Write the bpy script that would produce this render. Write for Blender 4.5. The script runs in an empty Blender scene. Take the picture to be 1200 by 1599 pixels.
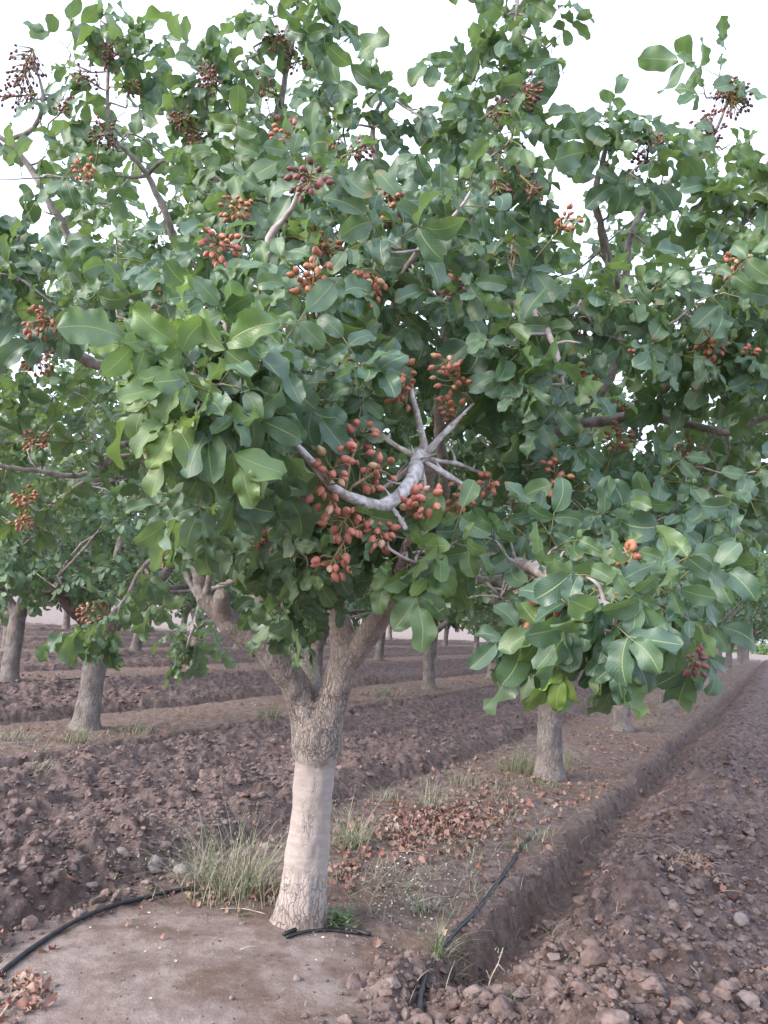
import bpy, math
import numpy as np
rng = np.random.default_rng(11)
scene = bpy.context.scene
COL = scene.collection

# ------------------------------------------------------------------ camera
FPX = 1203.0
PITCH, ROLL, CAMH = math.radians(7.5), math.radians(4.1), 1.5
FW = np.array([0, math.cos(PITCH), math.sin(PITCH)])
_r0 = np.array([1.0, 0, 0]); _u0 = np.array([0, -math.sin(PITCH), math.cos(PITCH)])
RT = math.cos(ROLL)*_r0 + math.sin(ROLL)*_u0
UP = math.cos(ROLL)*_u0 - math.sin(ROLL)*_r0
CP = np.array([0, 0, CAMH])
def at(x, y, d):                       # a point of the place, surveyed from the photo: pixel + distance
    return CP + d*(FW + (x-600)/FPX*RT + (799.5-y)/FPX*UP)
def proj(P):
    q = np.asarray(P)-CP; d = q@FW
    return 600+FPX*(q@RT)/d, 799.5-FPX*(q@UP)/d, d
def on_ground(x, y, z=0.0):
    d = FW + (x-600)/FPX*RT + (799.5-y)/FPX*UP
    return CP + (z-CAMH)/d[2]*d

cam = bpy.data.cameras.new('camera'); co = bpy.data.objects.new('camera', cam); COL.objects.link(co)
import mathutils
M = mathutils.Matrix(((RT[0], UP[0], -FW[0], 0), (RT[1], UP[1], -FW[1], 0), (RT[2], UP[2], -FW[2], CAMH), (0, 0, 0, 1)))
co.matrix_world = M
cam.sensor_fit = 'VERTICAL'; cam.sensor_height = 24; cam.lens = FPX/1599*24
cam.clip_start = 0.05; cam.clip_end = 2000
scene.camera = co

# ------------------------------------------------------------------ noise (numpy)
def _hash(ix, iy, seed):
    h = (ix.astype(np.int64)*374761393 + iy.astype(np.int64)*668265263 + seed*2147483647) & 0xffffffff
    h = ((h ^ (h >> 13))*1274126177) & 0xffffffff
    h = ((h ^ (h >> 16))*2246822519) & 0xffffffff
    return (h ^ (h >> 15)) & 0xffffffff
def h01(ix, iy, seed): return _hash(ix, iy, seed)/4294967296.0
def noise(x, y, seed=0):
    x0 = np.floor(x); y0 = np.floor(y); fx = x-x0; fy = y-y0
    def g(dx, dy):
        a = h01(x0+dx, y0+dy, seed)*2*np.pi
        return np.cos(a)*(fx-dx)+np.sin(a)*(fy-dy)
    u = fx*fx*fx*(fx*(fx*6-15)+10); v = fy*fy*fy*(fy*(fy*6-15)+10)
    return 1.4*((g(0, 0)*(1-u)+g(1, 0)*u)*(1-v)+(g(0, 1)*(1-u)+g(1, 1)*u)*v)
def fbm(x, y, o=4, seed=0):
    s = 0; a = 1; t = 0
    for i in range(o):
        s = s+a*noise(x*2**i, y*2**i, seed+i*17); t += a; a *= .5
    return s/t
def clods(x, y, c, seed):
    x = x+.22*c*noise(x/c*1.9, y/c*1.9, seed+5); y = y+.22*c*noise(x/c*1.9, y/c*1.9, seed+9)
    ix = np.floor(x/c); iy = np.floor(y/c); best = np.zeros_like(x)
    for dx in (-1, 0, 1):
        for dy in (-1, 0, 1):
            a, b = ix+dx, iy+dy
            px = x-(a+h01(a, b, seed))*c; py = y-(b+h01(a, b, seed+1))*c
            r = c*(.18+.55*h01(a, b, seed+2)**2); th = 6.283*h01(a, b, seed+3); d = np.zeros_like(x)
            for k in range(5):
                w = th+k*1.2566+.5*h01(a, b, seed+20+k); d = np.maximum(d, px*np.cos(w)+py*np.sin(w))
            t = h01(a, b, seed+4)-.5; u = h01(a, b, seed+6)-.5
            h = np.minimum(1.5*(r-d), .55*r+.7*(t*px+u*py)+.12*r)
            best = np.maximum(best, h*(.6+.6*h01(a, b, seed+7)))
    return best
def sst(a, b, x):
    t = np.clip((x-a)/(b-a), 0, 1); return t*t*(3-2*t)

# ------------------------------------------------------------------ orchard coordinates: s across the rows, t along them
T1 = on_ground(468, 1448)[:2]
ANG = math.radians(27.4)
E = np.array([math.sin(ANG), math.cos(ANG)]); N = np.array([E[1], -E[0]])
PER, STEP = 4.6, 4.47
def st(x, y): return (x-T1[0])*N[0]+(y-T1[1])*N[1], (x-T1[0])*E[0]+(y-T1[1])*E[1]
def xy(s, t): return T1[0]+s*N[0]+t*E[0], T1[1]+s*N[1]+t*E[1]
SILT = on_ground(275, 1548)[:2]
def field_mask(s, t): 
    tend = np.where(s > -18, 65+s*1.0, 47+(s+18)*3.4)
    return sst(-1.0, 1.0, t-tend+.8*noise(s*.3, t*.3, 77))

def masks(x, y):
    s, t = st(x, y)
    w = .07*noise(t*.55+np.floor((s+.9)/PER)*7.3, s*.15, 3)+.03*noise(t*2.3, s*.6, 4)
    sp = np.mod(s+w+.95, PER)-.95
    row = np.floor((s+.95)/PER)
    filled = np.where(row == 0, 1-sst(-.35, .25, t), 0)          # the near end of the furrow is filled with clods
    silt = 1-sst(.72, .98, np.hypot((x-SILT[0])/.93, (y-SILT[1])/.93)+.10*noise(x*2.5, y*2.5, 8))
    tilled = sst(.80, 1.05, sp)*(1-sst(3.35, 3.62, sp))
    tilled = np.maximum(tilled, filled*sst(.35, .6, s)*(1-sst(3.3, 3.6, sp)))
    tilled = np.maximum(tilled, (1-sst(-1.0, -.62, sp))*.8*(row == 0))
    fm = field_mask(s, t)
    tilled = tilled*(1-fm)
    return s, t, sp, row, filled, silt, tilled, fm

def height(x, y):
    s, t, sp, row, filled, silt, tilled, fm = masks(x, y)
    cutd = .20*(1-.85*filled)*(.75+.25*noise(t*.4, row*3.1, 12))
    ze = .012*noise(x*1.3, y*1.3, 20)+.012*noise(x*5, y*5, 21)
    ce = .035*noise(t*5, row*2.7, 14)+.012*noise(t*13, row*2.7, 16)+.03*noise(t*1.3, row*3.3, 18)
    prof = -cutd*sst(.70+ce, .775+ce, sp)+.03*np.exp(-((sp-.64)/.06)**2)
    prof = prof+(cutd+.015)*sst(.85, 1.16, sp)
    prof = prof+.085*np.exp(-((sp-1.45)/.24)**2)
    prof = prof-.11*np.exp(-((sp-2.3)/.15)**2)*(.6+.4*noise(t*.7, row, 15))+.06*np.exp(-((sp-2.65)/.2)**2)
    prof = prof+.05*np.exp(-((sp-3.1)/.25)**2)-.10*np.exp(-((sp-3.5)/.12)**2)
    prof = prof+.02*np.exp(-(sp/.5)**2)
    near = 1-sst(14, 26, np.hypot(x, y))
    amp = tilled*(1-silt)
    lum = .5+.5*np.clip(.5+1.1*fbm(x*.8, y*.8, 3, 30), 0, 1)
    c = clods(x, y, .23, 41)*.8+clods(x, y, .11, 52)*.95*near+clods(x, y, .06, 63)*1.0*near
    rough = .045*fbm(x*3, y*3, 5, 70)
    z = prof*(1-fm)+ze+amp*(c*lum+rough)
    # sides of the cut are ragged
    z = z+.05*np.exp(-((sp-.78)/.09)**2)*noise(x*14, y*14, 80)*(1-filled)
    # strip under the trees: low crumbly relief
    z = z+(1-amp)*(1-silt)*(.016*fbm(x*7, y*7, 3, 90)+.35*clods(x, y, .05, 95)*near*sst(-.1, .5, noise(x*1.7, y*1.7, 97)))*(1-fm)
    # dried silt dome beside the trunk
    rr = np.hypot((x-SILT[0])/.93, (y-SILT[1])/.93)
    z = z*(1-.85*silt)+silt*(.05*(1-np.clip(rr, 0, 1)**2)+.006*noise(x*4, y*4, 99)+.002*noise(x*30, y*30, 98))
    return z
def hz(x, y): return float(height(np.array([x], float), np.array([y], float))[0])
def ground_at(px, py):
    z = 0.0
    for _ in range(12):
        p = on_ground(px, py, z); z = .5*z+.5*hz(p[0], p[1])
    p = on_ground(px, py, z); return np.array([p[0], p[1], hz(p[0], p[1])])

# ------------------------------------------------------------------ mesh helpers
class MB:
    def __init__(s): s.v = []; s.q = []; s.n = 0; s.uv = []; s.c = []; s.m = []
    def add(s, V, Q, uv=None, c=(0, 0, 0), m=0):
        V = np.asarray(V, float).reshape(-1, 3); Q = np.asarray(Q, np.int64).reshape(-1, 4)
        s.v.append(V); s.q.append(Q+s.n); s.n += len(V)
        s.uv.append(np.zeros((len(V), 2)) if uv is None else np.asarray(uv, float).reshape(-1, 2))
        cc = np.zeros((len(V), 4)); cc[:, 3] = 1; cc[:, :3] = c; s.c.append(cc)
        s.m.append(np.full(len(Q), m))
    def mesh(s, name, mats, smooth=True):
        V = np.concatenate(s.v); Q = np.concatenate(s.q); UV = np.concatenate(s.uv); Cc = np.concatenate(s.c); Mi = np.concatenate(s.m)
        me = bpy.data.meshes.new(name)
        tri = Q[:, 3] == Q[:, 2]
        cnt = np.where(tri, 3, 4); li = Q.ravel()
        if tri.any():
            keep = np.ones((len(Q), 4), bool); keep[tri, 3] = False; li = Q[keep]
        me.vertices.add(len(V)); me.vertices.foreach_set('co', V.astype(np.float32).ravel())
        me.loops.add(len(li)); me.loops.foreach_set('vertex_index', li.astype(np.int32))
        me.polygons.add(len(Q)); starts = np.concatenate([[0], np.cumsum(cnt)[:-1]])
        me.polygons.foreach_set('loop_start', starts.astype(np.int32))
        me.polygons.foreach_set('material_index', Mi.astype(np.int32))
        me.polygons.foreach_set('use_smooth', np.full(len(Q), smooth))
        u = me.uv_layers.new(name='UVMap'); u.data.foreach_set('uv', UV[li].astype(np.float32).ravel())
        a = me.attributes.new('tint', 'FLOAT_COLOR', 'POINT'); a.data.foreach_set('color', Cc.astype(np.float32).ravel())
        for m in mats: me.materials.append(m)
        me.update(calc_edges=True); me.validate()
        return me
    def obj(s, name, mats, parent=None, smooth=True):
        o = bpy.data.objects.new(name, s.mesh(name, mats, smooth)); COL.objects.link(o)
        if parent: o.parent = parent
        return o
def nrm(v): v = np.asarray(v, float); return v/(np.linalg.norm(v)+1e-9)
def tag(o, label=None, cat=None, group=None, kind=None):
    for k, v in (('label', label), ('category', cat), ('group', group), ('kind', kind)):
        if v: o[k] = v
    return o
def empty(name, loc, rz=0):
    o = bpy.data.objects.new(name, None); COL.objects.link(o); o.location = [float(a) for a in loc]; o.rotation_euler = (0, 0, rz)
    o.empty_display_size = .1; return o
def spline(P, R, step):
    P = np.asarray(P, float); R = np.asarray(R, float); n = len(P)
    if n == 2: P = np.array([P[0], P.mean(0), P[1]]); R = np.array([R[0], R.mean(), R[1]]); n = 3
    ext = np.vstack([2*P[0]-P[1], P, 2*P[-1]-P[-2]]); op = []; orr = []
    for i in range(n-1):
        a, b, c, d = ext[i:i+4]; k = max(2, int(np.linalg.norm(c-b)/step))
        for j in range(k):
            t = j/k
            op.append(.5*((2*b)+(c-a)*t+(2*a-5*b+4*c-d)*t*t+(3*b-a-3*c+d)*t**3)); orr.append(R[i]*(1-t)+R[i+1]*t)
    op.append(P[-1]); orr.append(R[-1]); return np.array(op), np.array(orr)
def tube(mb, P, R, k=6, m=0, c=(0, 0, 0), step=.03, wob=0.0, resample=True, rr=None):
    if resample: P, R = spline(P, R, step)
    P = np.asarray(P, float); R = np.asarray(R, float); n = len(P)
    T = np.gradient(P, axis=0); T /= np.linalg.norm(T, axis=1)[:, None]+1e-9
    a = np.array([0, 0, 1.0]) if abs(T[0][2]) < .9 else np.array([1.0, 0, 0])
    u = nrm(np.cross(T[0], a)); U = []
    for i in range(n):
        u = nrm(u-T[i]*(u@T[i])); U.append(u)
    U = np.array(U); W = np.cross(T, U)
    th = np.arange(k)/k*2*np.pi
    rad = R[:, None]*np.ones(k)
    if wob: rad = rad*(1+wob*rng.standard_normal((n, 1))*.6+wob*.5*rng.standard_normal((n, k)))
    V = P[:, None, :]+rad[..., None]*(np.cos(th)[None, :, None]*U[:, None, :]+np.sin(th)[None, :, None]*W[:, None, :])
    i = np.arange(n-1)[:, None]*k; j = np.arange(k)[None, :]; j2 = (j+1) % k
    Q = np.stack([i+j, i+j2, i+k+j2, i+k+j], -1).reshape(-1, 4)
    ln = np.concatenate([[0], np.cumsum(np.linalg.norm(np.diff(P, axis=0), axis=1))])
    uv = np.stack([np.broadcast_to(j/k, (n, k)), np.broadcast_to(ln[:, None], (n, k))], -1).reshape(-1, 2)
    V = np.vstack([V.reshape(-1, 3), P[0]-T[0]*R[0]*.3, P[-1]+T[-1]*R[-1]*.5]); uv = np.vstack([uv, uv[0], uv[-1]])
    jj = np.arange(k); c0 = np.stack([np.full(k, n*k), (jj+1) % k, jj, jj], -1)
    b = (n-1)*k; c1 = np.stack([np.full(k, n*k+1), b+jj, b+(jj+1) % k, b+(jj+1) % k], -1)
    mb.add(V, np.vstack([Q, c0, c1]), uv, c, m)

# ------------------------------------------------------------------ materials
class NT:
    def __init__(s, name):
        s.m = bpy.data.materials.new(name); s.m.use_nodes = True; s.t = s.m.node_tree; s.t.nodes.clear()
        s.out = s.t.nodes.new('ShaderNodeOutputMaterial')
    def n(s, typ, **kw):
        d = s.t.nodes.new(typ)
        for k, v in kw.items():
            if k.startswith('i_'):
                key = k[2:]; key = int(key) if key.isdigit() else key.replace('_', ' ')
                s.set(d.inputs[key], v)
            else: setattr(d, k, v)
        return d
    def set(s, sock, v):
        if isinstance(v, bpy.types.NodeSocket): s.t.links.new(v, sock)
        elif isinstance(v, bpy.types.Node): s.t.links.new(v.outputs[0], sock)
        elif isinstance(v, (tuple, list)) and len(v) == 3 and sock.type == 'RGBA': sock.default_value = (*v, 1)
        else: sock.default_value = v
    def math(s, op, a, b=0.0, c=0.0, clamp=False):
        d = s.n('ShaderNodeMath', operation=op, use_clamp=clamp); s.set(d.inputs[0], a); s.set(d.inputs[1], b); s.set(d.inputs[2], c); return d.outputs[0]
    def mix(s, f, a, b, blend='MIX'):
        d = s.n('ShaderNodeMix', data_type='RGBA', blend_type=blend); s.set(d.inputs[0], f); s.set(d.inputs[6], a); s.set(d.inputs[7], b); return d.outputs[2]
    def ramp(s, f, a, b, lo=0.0, hi=1.0):
        d = s.n('ShaderNodeMapRange', interpolation_type='SMOOTHSTEP'); s.set(d.inputs[0], f)
        for i, v in zip((1, 2, 3, 4), (a, b, lo, hi)): d.inputs[i].default_value = v
        return d.outputs[0]
    def noise(s, vec, scale, detail=4, rough=.55, dist=0.0):
        d = s.n('ShaderNodeTexNoise'); s.set(d.inputs['Vector'], vec); d.inputs['Scale'].default_value = scale
        d.inputs['Detail'].default_value = detail; d.inputs['Roughness'].default_value = rough; d.inputs['Distortion'].default_value = dist; return d
    def voro(s, vec, scale, feature='F1', rand=1.0):
        d = s.n('ShaderNodeTexVoronoi', feature=feature); s.set(d.inputs['Vector'], vec); d.inputs['Scale'].default_value = scale
        d.inputs['Randomness'].default_value = rand; return d
    def bump(s, h, strength, dist, prev=None):
        d = s.n('ShaderNodeBump'); d.inputs['Strength'].default_value = strength; d.inputs['Distance'].default_value = dist
        s.set(d.inputs['Height'], h)
        if prev is not None: s.set(d.inputs['Normal'], prev)
        return d.outputs[0]
    def tint(s):
        a = s.n('ShaderNodeAttribute', attribute_name='tint'); x = s.n('ShaderNodeSeparateColor'); s.set(x.inputs[0], a.outputs[0]); return x.outputs
    def bsdf(s, **kw):
        d = s.n('ShaderNodeBsdfPrincipled')
        for k, v in kw.items(): s.set(d.inputs[k.replace('_', ' ')], v)
        return d
    def done(s, sh): s.t.links.new(sh.outputs[0] if isinstance(sh, bpy.types.Node) else sh, s.out.inputs[0]); return s.m

def leaf_material(name, detail=True):
    m = NT(name); r, y, d = m.tint()[:3]
    uv = m.n('ShaderNodeUVMap'); sx = m.n('ShaderNodeSeparateXYZ'); m.set(sx.inputs[0], uv.outputs[0])
    u = m.math('ABSOLUTE', m.math('SUBTRACT', sx.outputs[0], .5)); v = sx.outputs[1]
    mid = m.ramp(u, .012, .035, 1, 0)
    ph = m.math('FRACT', m.math('ADD', m.math('MULTIPLY', v, 12.0), m.math('MULTIPLY', u, -7.0)))
    side = m.ramp(m.math('ABSOLUTE', m.math('SUBTRACT', ph, .5)), .40, .48, 0, 1)
    geo = m.n('ShaderNodeNewGeometry')
    nz = m.noise(geo.outputs['Position'], 9.0, 3)
    c = m.mix(r, (.042, .104, .080), (.098, .176, .120))
    c = m.mix(m.ramp(nz.outputs[0], .35, .7, 0, .35), c, (.125, .200, .135))
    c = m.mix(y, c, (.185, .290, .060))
    c = m.mix(m.math('MULTIPLY', side, .42), c, (.20, .28, .12))
    c = m.mix(m.math('MULTIPLY', mid, .9), c, (.30, .38, .15))
    tip = m.ramp(m.math('ADD', v, m.math('MULTIPLY', nz.outputs[0], .5)), 1.0, 1.25, 0, 1)
    c = m.mix(m.math('MULTIPLY', tip, d), c, (.30, .20, .10))
    back = m.mix(.55, c, (.145, .205, .110))
    col = m.mix(geo.outputs['Backfacing'], c, back)
    b = m.bump(m.math('ADD', m.math('MULTIPLY', side, -.5), m.math('MULTIPLY', mid, -1.0)), .35, .004)
    b2 = m.bump(m.noise(geo.outputs['Position'], 60, 2).outputs[0], .25, .003, b)
    rough = m.ramp(nz.outputs[0], .3, .7, .36, .58)
    p = m.bsdf(Base_Color=col, Roughness=rough, Normal=b2)
    p.inputs['Specular IOR Level'].default_value = .8
    tr = m.n('ShaderNodeBsdfTranslucent'); m.set(tr.inputs[0], m.mix(.6, col, (.26, .40, .06))); m.set(tr.inputs[1], b)
    mx = m.n('ShaderNodeMixShader'); mx.inputs[0].default_value = .34
    m.t.links.new(p.outputs[0], mx.inputs[1]); m.t.links.new(tr.outputs[0], mx.inputs[2])
    return m.done(mx)

def bark_material(name, graft=None, light=(.46, .395, .365), dark=(.135, .112, .105), base=(.36, .305, .28), scale=1.0):
    m = NT(name); tc = m.n('ShaderNodeTexCoord'); ob = tc.outputs['Object']
    sx = m.n('ShaderNodeSeparateXYZ'); m.set(sx.inputs[0], ob); z = sx.outputs[2]
    mp = m.n('ShaderNodeMapping'); m.set(mp.inputs[0], ob); mp.inputs['Scale'].default_value = (1, 1, .27)
    wob = m.noise(ob, 14, 4); vec = m.n('ShaderNodeVectorMath', operation='ADD')
    wsc = m.n('ShaderNodeVectorMath', operation='SCALE'); m.set(wsc.inputs[0], wob.outputs['Color']); wsc.inputs['Scale'].default_value = .055
    m.set(vec.inputs[0], mp.outputs[0]); m.set(vec.inputs[1], wsc.outputs[0])
    v1 = m.voro(vec.outputs[0], 48*scale, 'DISTANCE_TO_EDGE'); v2 = m.voro(vec.outputs[0], 95*scale, 'DISTANCE_TO_EDGE')
    crack = m.ramp(v1.outputs[0], .0, .085, 1, 0); crack2 = m.ramp(v2.outputs[0], .0, .10, .55, 0)
    cr = m.math('MAXIMUM', crack, crack2)
    cr = m.math('MULTIPLY', cr, m.ramp(m.noise(ob, 9, 3).outputs[0], .3, .62, .25, 1))
    if graft is not None: cr = m.math('MULTIPLY', cr, m.ramp(z, 1.0, 1.5, 1, .35))
    big = m.noise(ob, 6, 5); fine = m.noise(ob, 70, 4)
    plate = m.mix(m.ramp(big.outputs[0], .3, .7), base, light)
    plate = m.mix(m.ramp(fine.outputs[0], .35, .7, 0, .4), plate, (.19, .155, .14))
    rough_c = m.mix(m.math('MULTIPLY', cr, .85), plate, dark)
    hgt = m.math('ADD', m.math('MULTIPLY', cr, -1.0), m.math('MULTIPLY', fine.outputs[0], .35))
    if graft is not None:
        ss = m.n('ShaderNodeMapping'); m.set(ss.inputs[0], ob); ss.inputs['Scale'].default_value = (1, 1, 4)
        lines = m.noise(ss.outputs[0], 11, 5, .65)
        sm = m.mix(m.ramp(lines.outputs[0], .35, .7), (.345, .295, .275), (.425, .372, .35))
        sm = m.mix(m.ramp(big.outputs[0], .48, .75, 0, .5), sm, (.36, .30, .27))
        spot = m.voro(ob, 22); sm = m.mix(m.ramp(spot.outputs[0], .05, .14, .5, 0), sm, (.25, .21, .19))
        low = m.math('ADD', m.ramp(z, .02, .34, .95, 0), m.ramp(m.noise(mp.outputs[0], 12, 3).outputs[0], .50, .70, 0, .55))
        lcr = m.math('MULTIPLY', crack, m.math('MINIMUM', low, 1.0))
        sm = m.mix(m.math('MULTIPLY', lcr, .6), sm, (.20, .165, .155))
        sm = m.mix(m.math('MULTIPLY', m.ramp(z, .0, .16, 1, 0), m.ramp(big.outputs[0], .3, .6, .25, .8)), sm, (.22, .165, .14))
        zz = m.math('ADD', z, m.math('MULTIPLY', m.math('SUBTRACT', m.noise(mp.outputs[0], 22, 3).outputs[0], .5), .16))
        f = m.ramp(zz, graft-.03, graft+.03)
        col = m.mix(f, sm, rough_c)
        hs = m.math('ADD', m.math('MULTIPLY', lcr, -.8), m.math('ADD', m.math('MULTIPLY', lines.outputs[0], .10), m.math('MULTIPLY', fine.outputs[0], .25)))
        mh = m.n('ShaderNodeMix', data_type='FLOAT'); m.set(mh.inputs[0], f); m.set(mh.inputs[2], hs); m.set(mh.inputs[3], hgt); hgt = mh.outputs[0]
    else: col = rough_c
    p = m.bsdf(Base_Color=col, Roughness=.85, Normal=m.bump(hgt, .9, .012)); p.inputs['Specular IOR Level'].default_value = .25
    return m.done(p)

def simple(name, c1, c2, scale=20, rough=.7, bump=.4, dist=.004, tinted=None, spec=.4):
    m = NT(name); tc = m.n('ShaderNodeTexCoord'); n = m.noise(tc.outputs['Object'], scale, 5)
    c = m.mix(m.ramp(n.outputs[0], .3, .7), c1, c2)
    if tinted:
        r, g, b = m.tint()[:3]; c = m.mix(r, c, tinted[0]); c = m.mix(g, c, tinted[1])
        if len(tinted) > 2: c = m.mix(b, c, tinted[2])
    p = m.bsdf(Base_Color=c, Roughness=rough, Normal=m.bump(n.outputs[0], bump, dist)); p.inputs['Specular IOR Level'].default_value = spec
    return m.done(p)

def ground_material():
    m = NT('orchard_soil'); silt, tilled, fld = m.tint()[:3]
    g = m.n('ShaderNodeNewGeometry'); P = g.outputs['Position']
    a = m.noise(P, 2.2, 6, .6); b = m.noise(P, 14, 6, .65); f = m.noise(P, 90, 4, .7)
    till = m.mix(m.ramp(b.outputs[0], .3, .7), (.085, .059, .053), (.262, .196, .184))
    till = m.mix(m.ramp(a.outputs[0], .35, .68, 0, .5), till, (.165, .120, .110))
    strip = m.mix(m.ramp(b.outputs[0], .32, .7), (.135, .094, .080), (.310, .235, .212))
    strip = m.mix(m.ramp(a.outputs[0], .42, .66, 0, .75), strip, (.205, .140, .110))
    c = m.mix(tilled, strip, till)
    sc = m.mix(m.ramp(m.noise(P, 7, 6, .65).outputs[0], .35, .65), (.29, .220, .197), (.44, .362, .336))
    sc = m.mix(m.ramp(m.noise(P, 3.1, 5, .6).outputs[0], .46, .66, 0, .85), sc, (.19, .125, .098))
    pit = m.voro(P, 130); sc = m.mix(m.ramp(pit.outputs[0], .10, .30, .55, 0), sc, (.10, .068, .056))
    sc = m.mix(m.ramp(f.outputs[0], .56, .75, 0, .6), sc, (.16, .105, .085))
    c = m.mix(silt, c, sc)
    c = m.mix(fld, c, m.mix(a.outputs[0], (.21, .165, .15), (.29, .235, .21)))
    v = m.voro(P, 55); sep = m.n('ShaderNodeSeparateColor'); m.set(sep.inputs[0], v.outputs['Color'])
    peb = m.math('MULTIPLY', m.ramp(v.outputs[0], .16, .24, 1, 0), m.math('GREATER_THAN', sep.outputs[0], .93))
    c = m.mix(m.math('MULTIPLY', peb, .6), c, (.46, .42, .39))
    h = m.math('ADD', m.math('MULTIPLY', b.outputs[0], .9), m.math('MULTIPLY', f.outputs[0], .35))
    n1 = m.bump(h, 1.0, .035); n2 = m.bump(m.noise(P, 170, 3, .7).outputs[0], .9, .010, n1)
    p = m.bsdf(Base_Color=c, Roughness=.95, Normal=n2); p.inputs['Specular IOR Level'].default_value = .12
    return m.done(p)

MAT_LEAF = leaf_material('pistachio_leaf')
MAT_PET = simple('petiole', (.17, .20, .07), (.26, .20, .10), 30, .5, .1)
MAT_BARK1 = bark_material('grafted_bark', graft=.785)
MAT_BARK2 = bark_material('grey_bark', base=(.20, .175, .165), light=(.33, .295, .28), scale=.8)
MAT_TWIG = simple('twig_bark', (.22, .18, .17), (.45, .395, .385), 35, .8, .7, .006)
MAT_PALE = simple('pale_branch_bark', (.33, .285, .27), (.70, .655, .645), 42, .75, 1.0, .012)
MAT_NUT = simple('nut_hull', (.45, .135, .095), (.58, .235, .18), 60, .5, .15, .001, tinted=((.30, .135, .055), (.115, .050, .060), (.56, .46, .27)))
MAT_STALK = simple('nut_stalk', (.20, .20, .08), (.28, .17, .10), 40, .6, .1)
MAT_SOIL = ground_material()
MAT_CLOD = simple('clod_soil', (.108, .077, .071), (.240, .181, .170), 22, .95, .8, .01, tinted=((.35, .30, .28), (.10, .07, .06)), spec=.12)
MAT_LITTER = simple('dry_leaf', (.225, .130, .100), (.36, .245, .195), 25, .75, .4, .003, tinted=((.27, .11, .08), (.42, .33, .26)))
MAT_GRASS = simple('grass_blade', (.115, .145, .070), (.165, .185, .095), 15, .6, .1, .002, tinted=((.34, .31, .235), (.085, .15, .045)))
MAT_HOSE = simple('black_hose', (.012, .013, .017), (.035, .035, .040), 30, .45, .2, .002)
MAT_STONE = simple('stone', (.165, .138, .134), (.26, .228, .224), 18, .85, .6, .006)
MAT_FLAKE = simple('pale_flake', (.45, .40, .35), (.66, .61, .55), 30, .8, .1)
MAT_STICK = simple('dry_stick', (.30, .24, .20), (.48, .42, .37), 40, .8, .5, .003)

# ------------------------------------------------------------------ ground sheet (fine in front of the camera, coarse elsewhere)
def build_ground():
    a0 = np.radians(np.linspace(-40, 42, 780)); a1 = np.radians(np.linspace(42, 320, 70))[1:-1]
    A = np.concatenate([a0, a1]); k = len(A)
    Rr = np.concatenate([[.25], np.geomspace(.7, 85, 760), np.geomspace(90, 900, 14)]); n = len(Rr)
    X = Rr[:, None]*np.sin(A)[None]; Y = Rr[:, None]*np.cos(A)[None]
    x, y = X.ravel(), Y.ravel(); z = height(x, y)
    s, t, sp, row, filled, silt, tilled, fm = masks(x, y)
    V = np.vstack([np.stack([x, y, z], 1), [0, 0, hz(0, 0)]])
    i = np.arange(n-1)[:, None]*k; j = np.arange(k)[None]; j2 = (j+1) % k
    Q = np.stack([i+j, i+k+j, i+k+j2, i+j2], -1).reshape(-1, 4)
    jj = np.arange(k); Q = np.vstack([Q, np.stack([np.full(k, n*k), jj, (jj+1) % k, (jj+1) % k], -1)])
    mb = MB(); mb.add(V, Q); mb.c[0][:-1, 0] = silt; mb.c[0][:-1, 1] = tilled; mb.c[0][:-1, 2] = fm
    tag(mb.obj('ground', [MAT_SOIL]), kind='structure')
build_ground()

# ------------------------------------------------------------------ leaves
def leaf_protos(nv, rows, cols, wave=1.0):
    out = []
    v = np.linspace(0, 1, rows); u = np.linspace(-1, 1, cols)
    for q in range(nv):
        W = rng.uniform(.25, .325); e1 = rng.uniform(.50, .62); e2 = rng.uniform(.40, .52)
        w = v**e1*(1-v)**e2; w = W*w/w.max(); w[0] = .012; w[-1] = .014
        a1, a2, k1, k2 = rng.uniform(0, 6.3, 2).tolist()+rng.uniform(1.2, 2.6, 2).tolist()
        am = rng.uniform(.03, .115)*wave; fold = rng.uniform(.03, .42)*(1.8 if rng.random() < .25 else 1); bend = rng.uniform(.1, 1.35); tw = rng.uniform(-.8, .8)
        side = rng.uniform(-.10, .10)
        U, Vv = np.meshgrid(u, v); Wd = w[:, None]*np.ones(cols)
        edge = 1+(.045*np.sin(Vv*8+a1+U)+.018*np.sin(Vv*17+a2*3+2*U)+.04*np.sign(U)*np.sin(Vv*5+a2))*wave
        X = U*Wd*edge+side*np.sin(Vv*3.14)
        ph = np.where(U < 0, a1, a2); kk = np.where(U < 0, k1, k2)
        Z = fold*np.abs(U)**1.3*Wd+am*U**2*np.sin(Vv*kk*6.28+ph)
        t = tw*Vv; X, Z = X*np.cos(t)-Z*np.sin(t), X*np.sin(t)+Z*np.cos(t)
        ang = bend*Vv; Y0 = np.where(bend > 1e-3, np.sin(ang)/bend, Vv); Zb = -(1-np.cos(ang))/bend
        Y = Y0+Z*np.sin(ang); Z = Zb+Z*np.cos(ang)
        out.append(np.stack([X, Y, Z], -1).reshape(-1, 3))
    i = np.arange(rows-1)[:, None]*cols; j = np.arange(cols-1)[None]
    Q = np.stack([i+j, i+j+1, i+cols+j+1, i+cols+j], -1).reshape(-1, 4)
    uv = np.stack(np.meshgrid((u+1)/2, v), -1).reshape(-1, 2)
    return np.array(out), Q, uv
PF = leaf_protos(36, 11, 7, 1.15)
PB = leaf_protos(12, 5, 3, .7)

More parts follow.
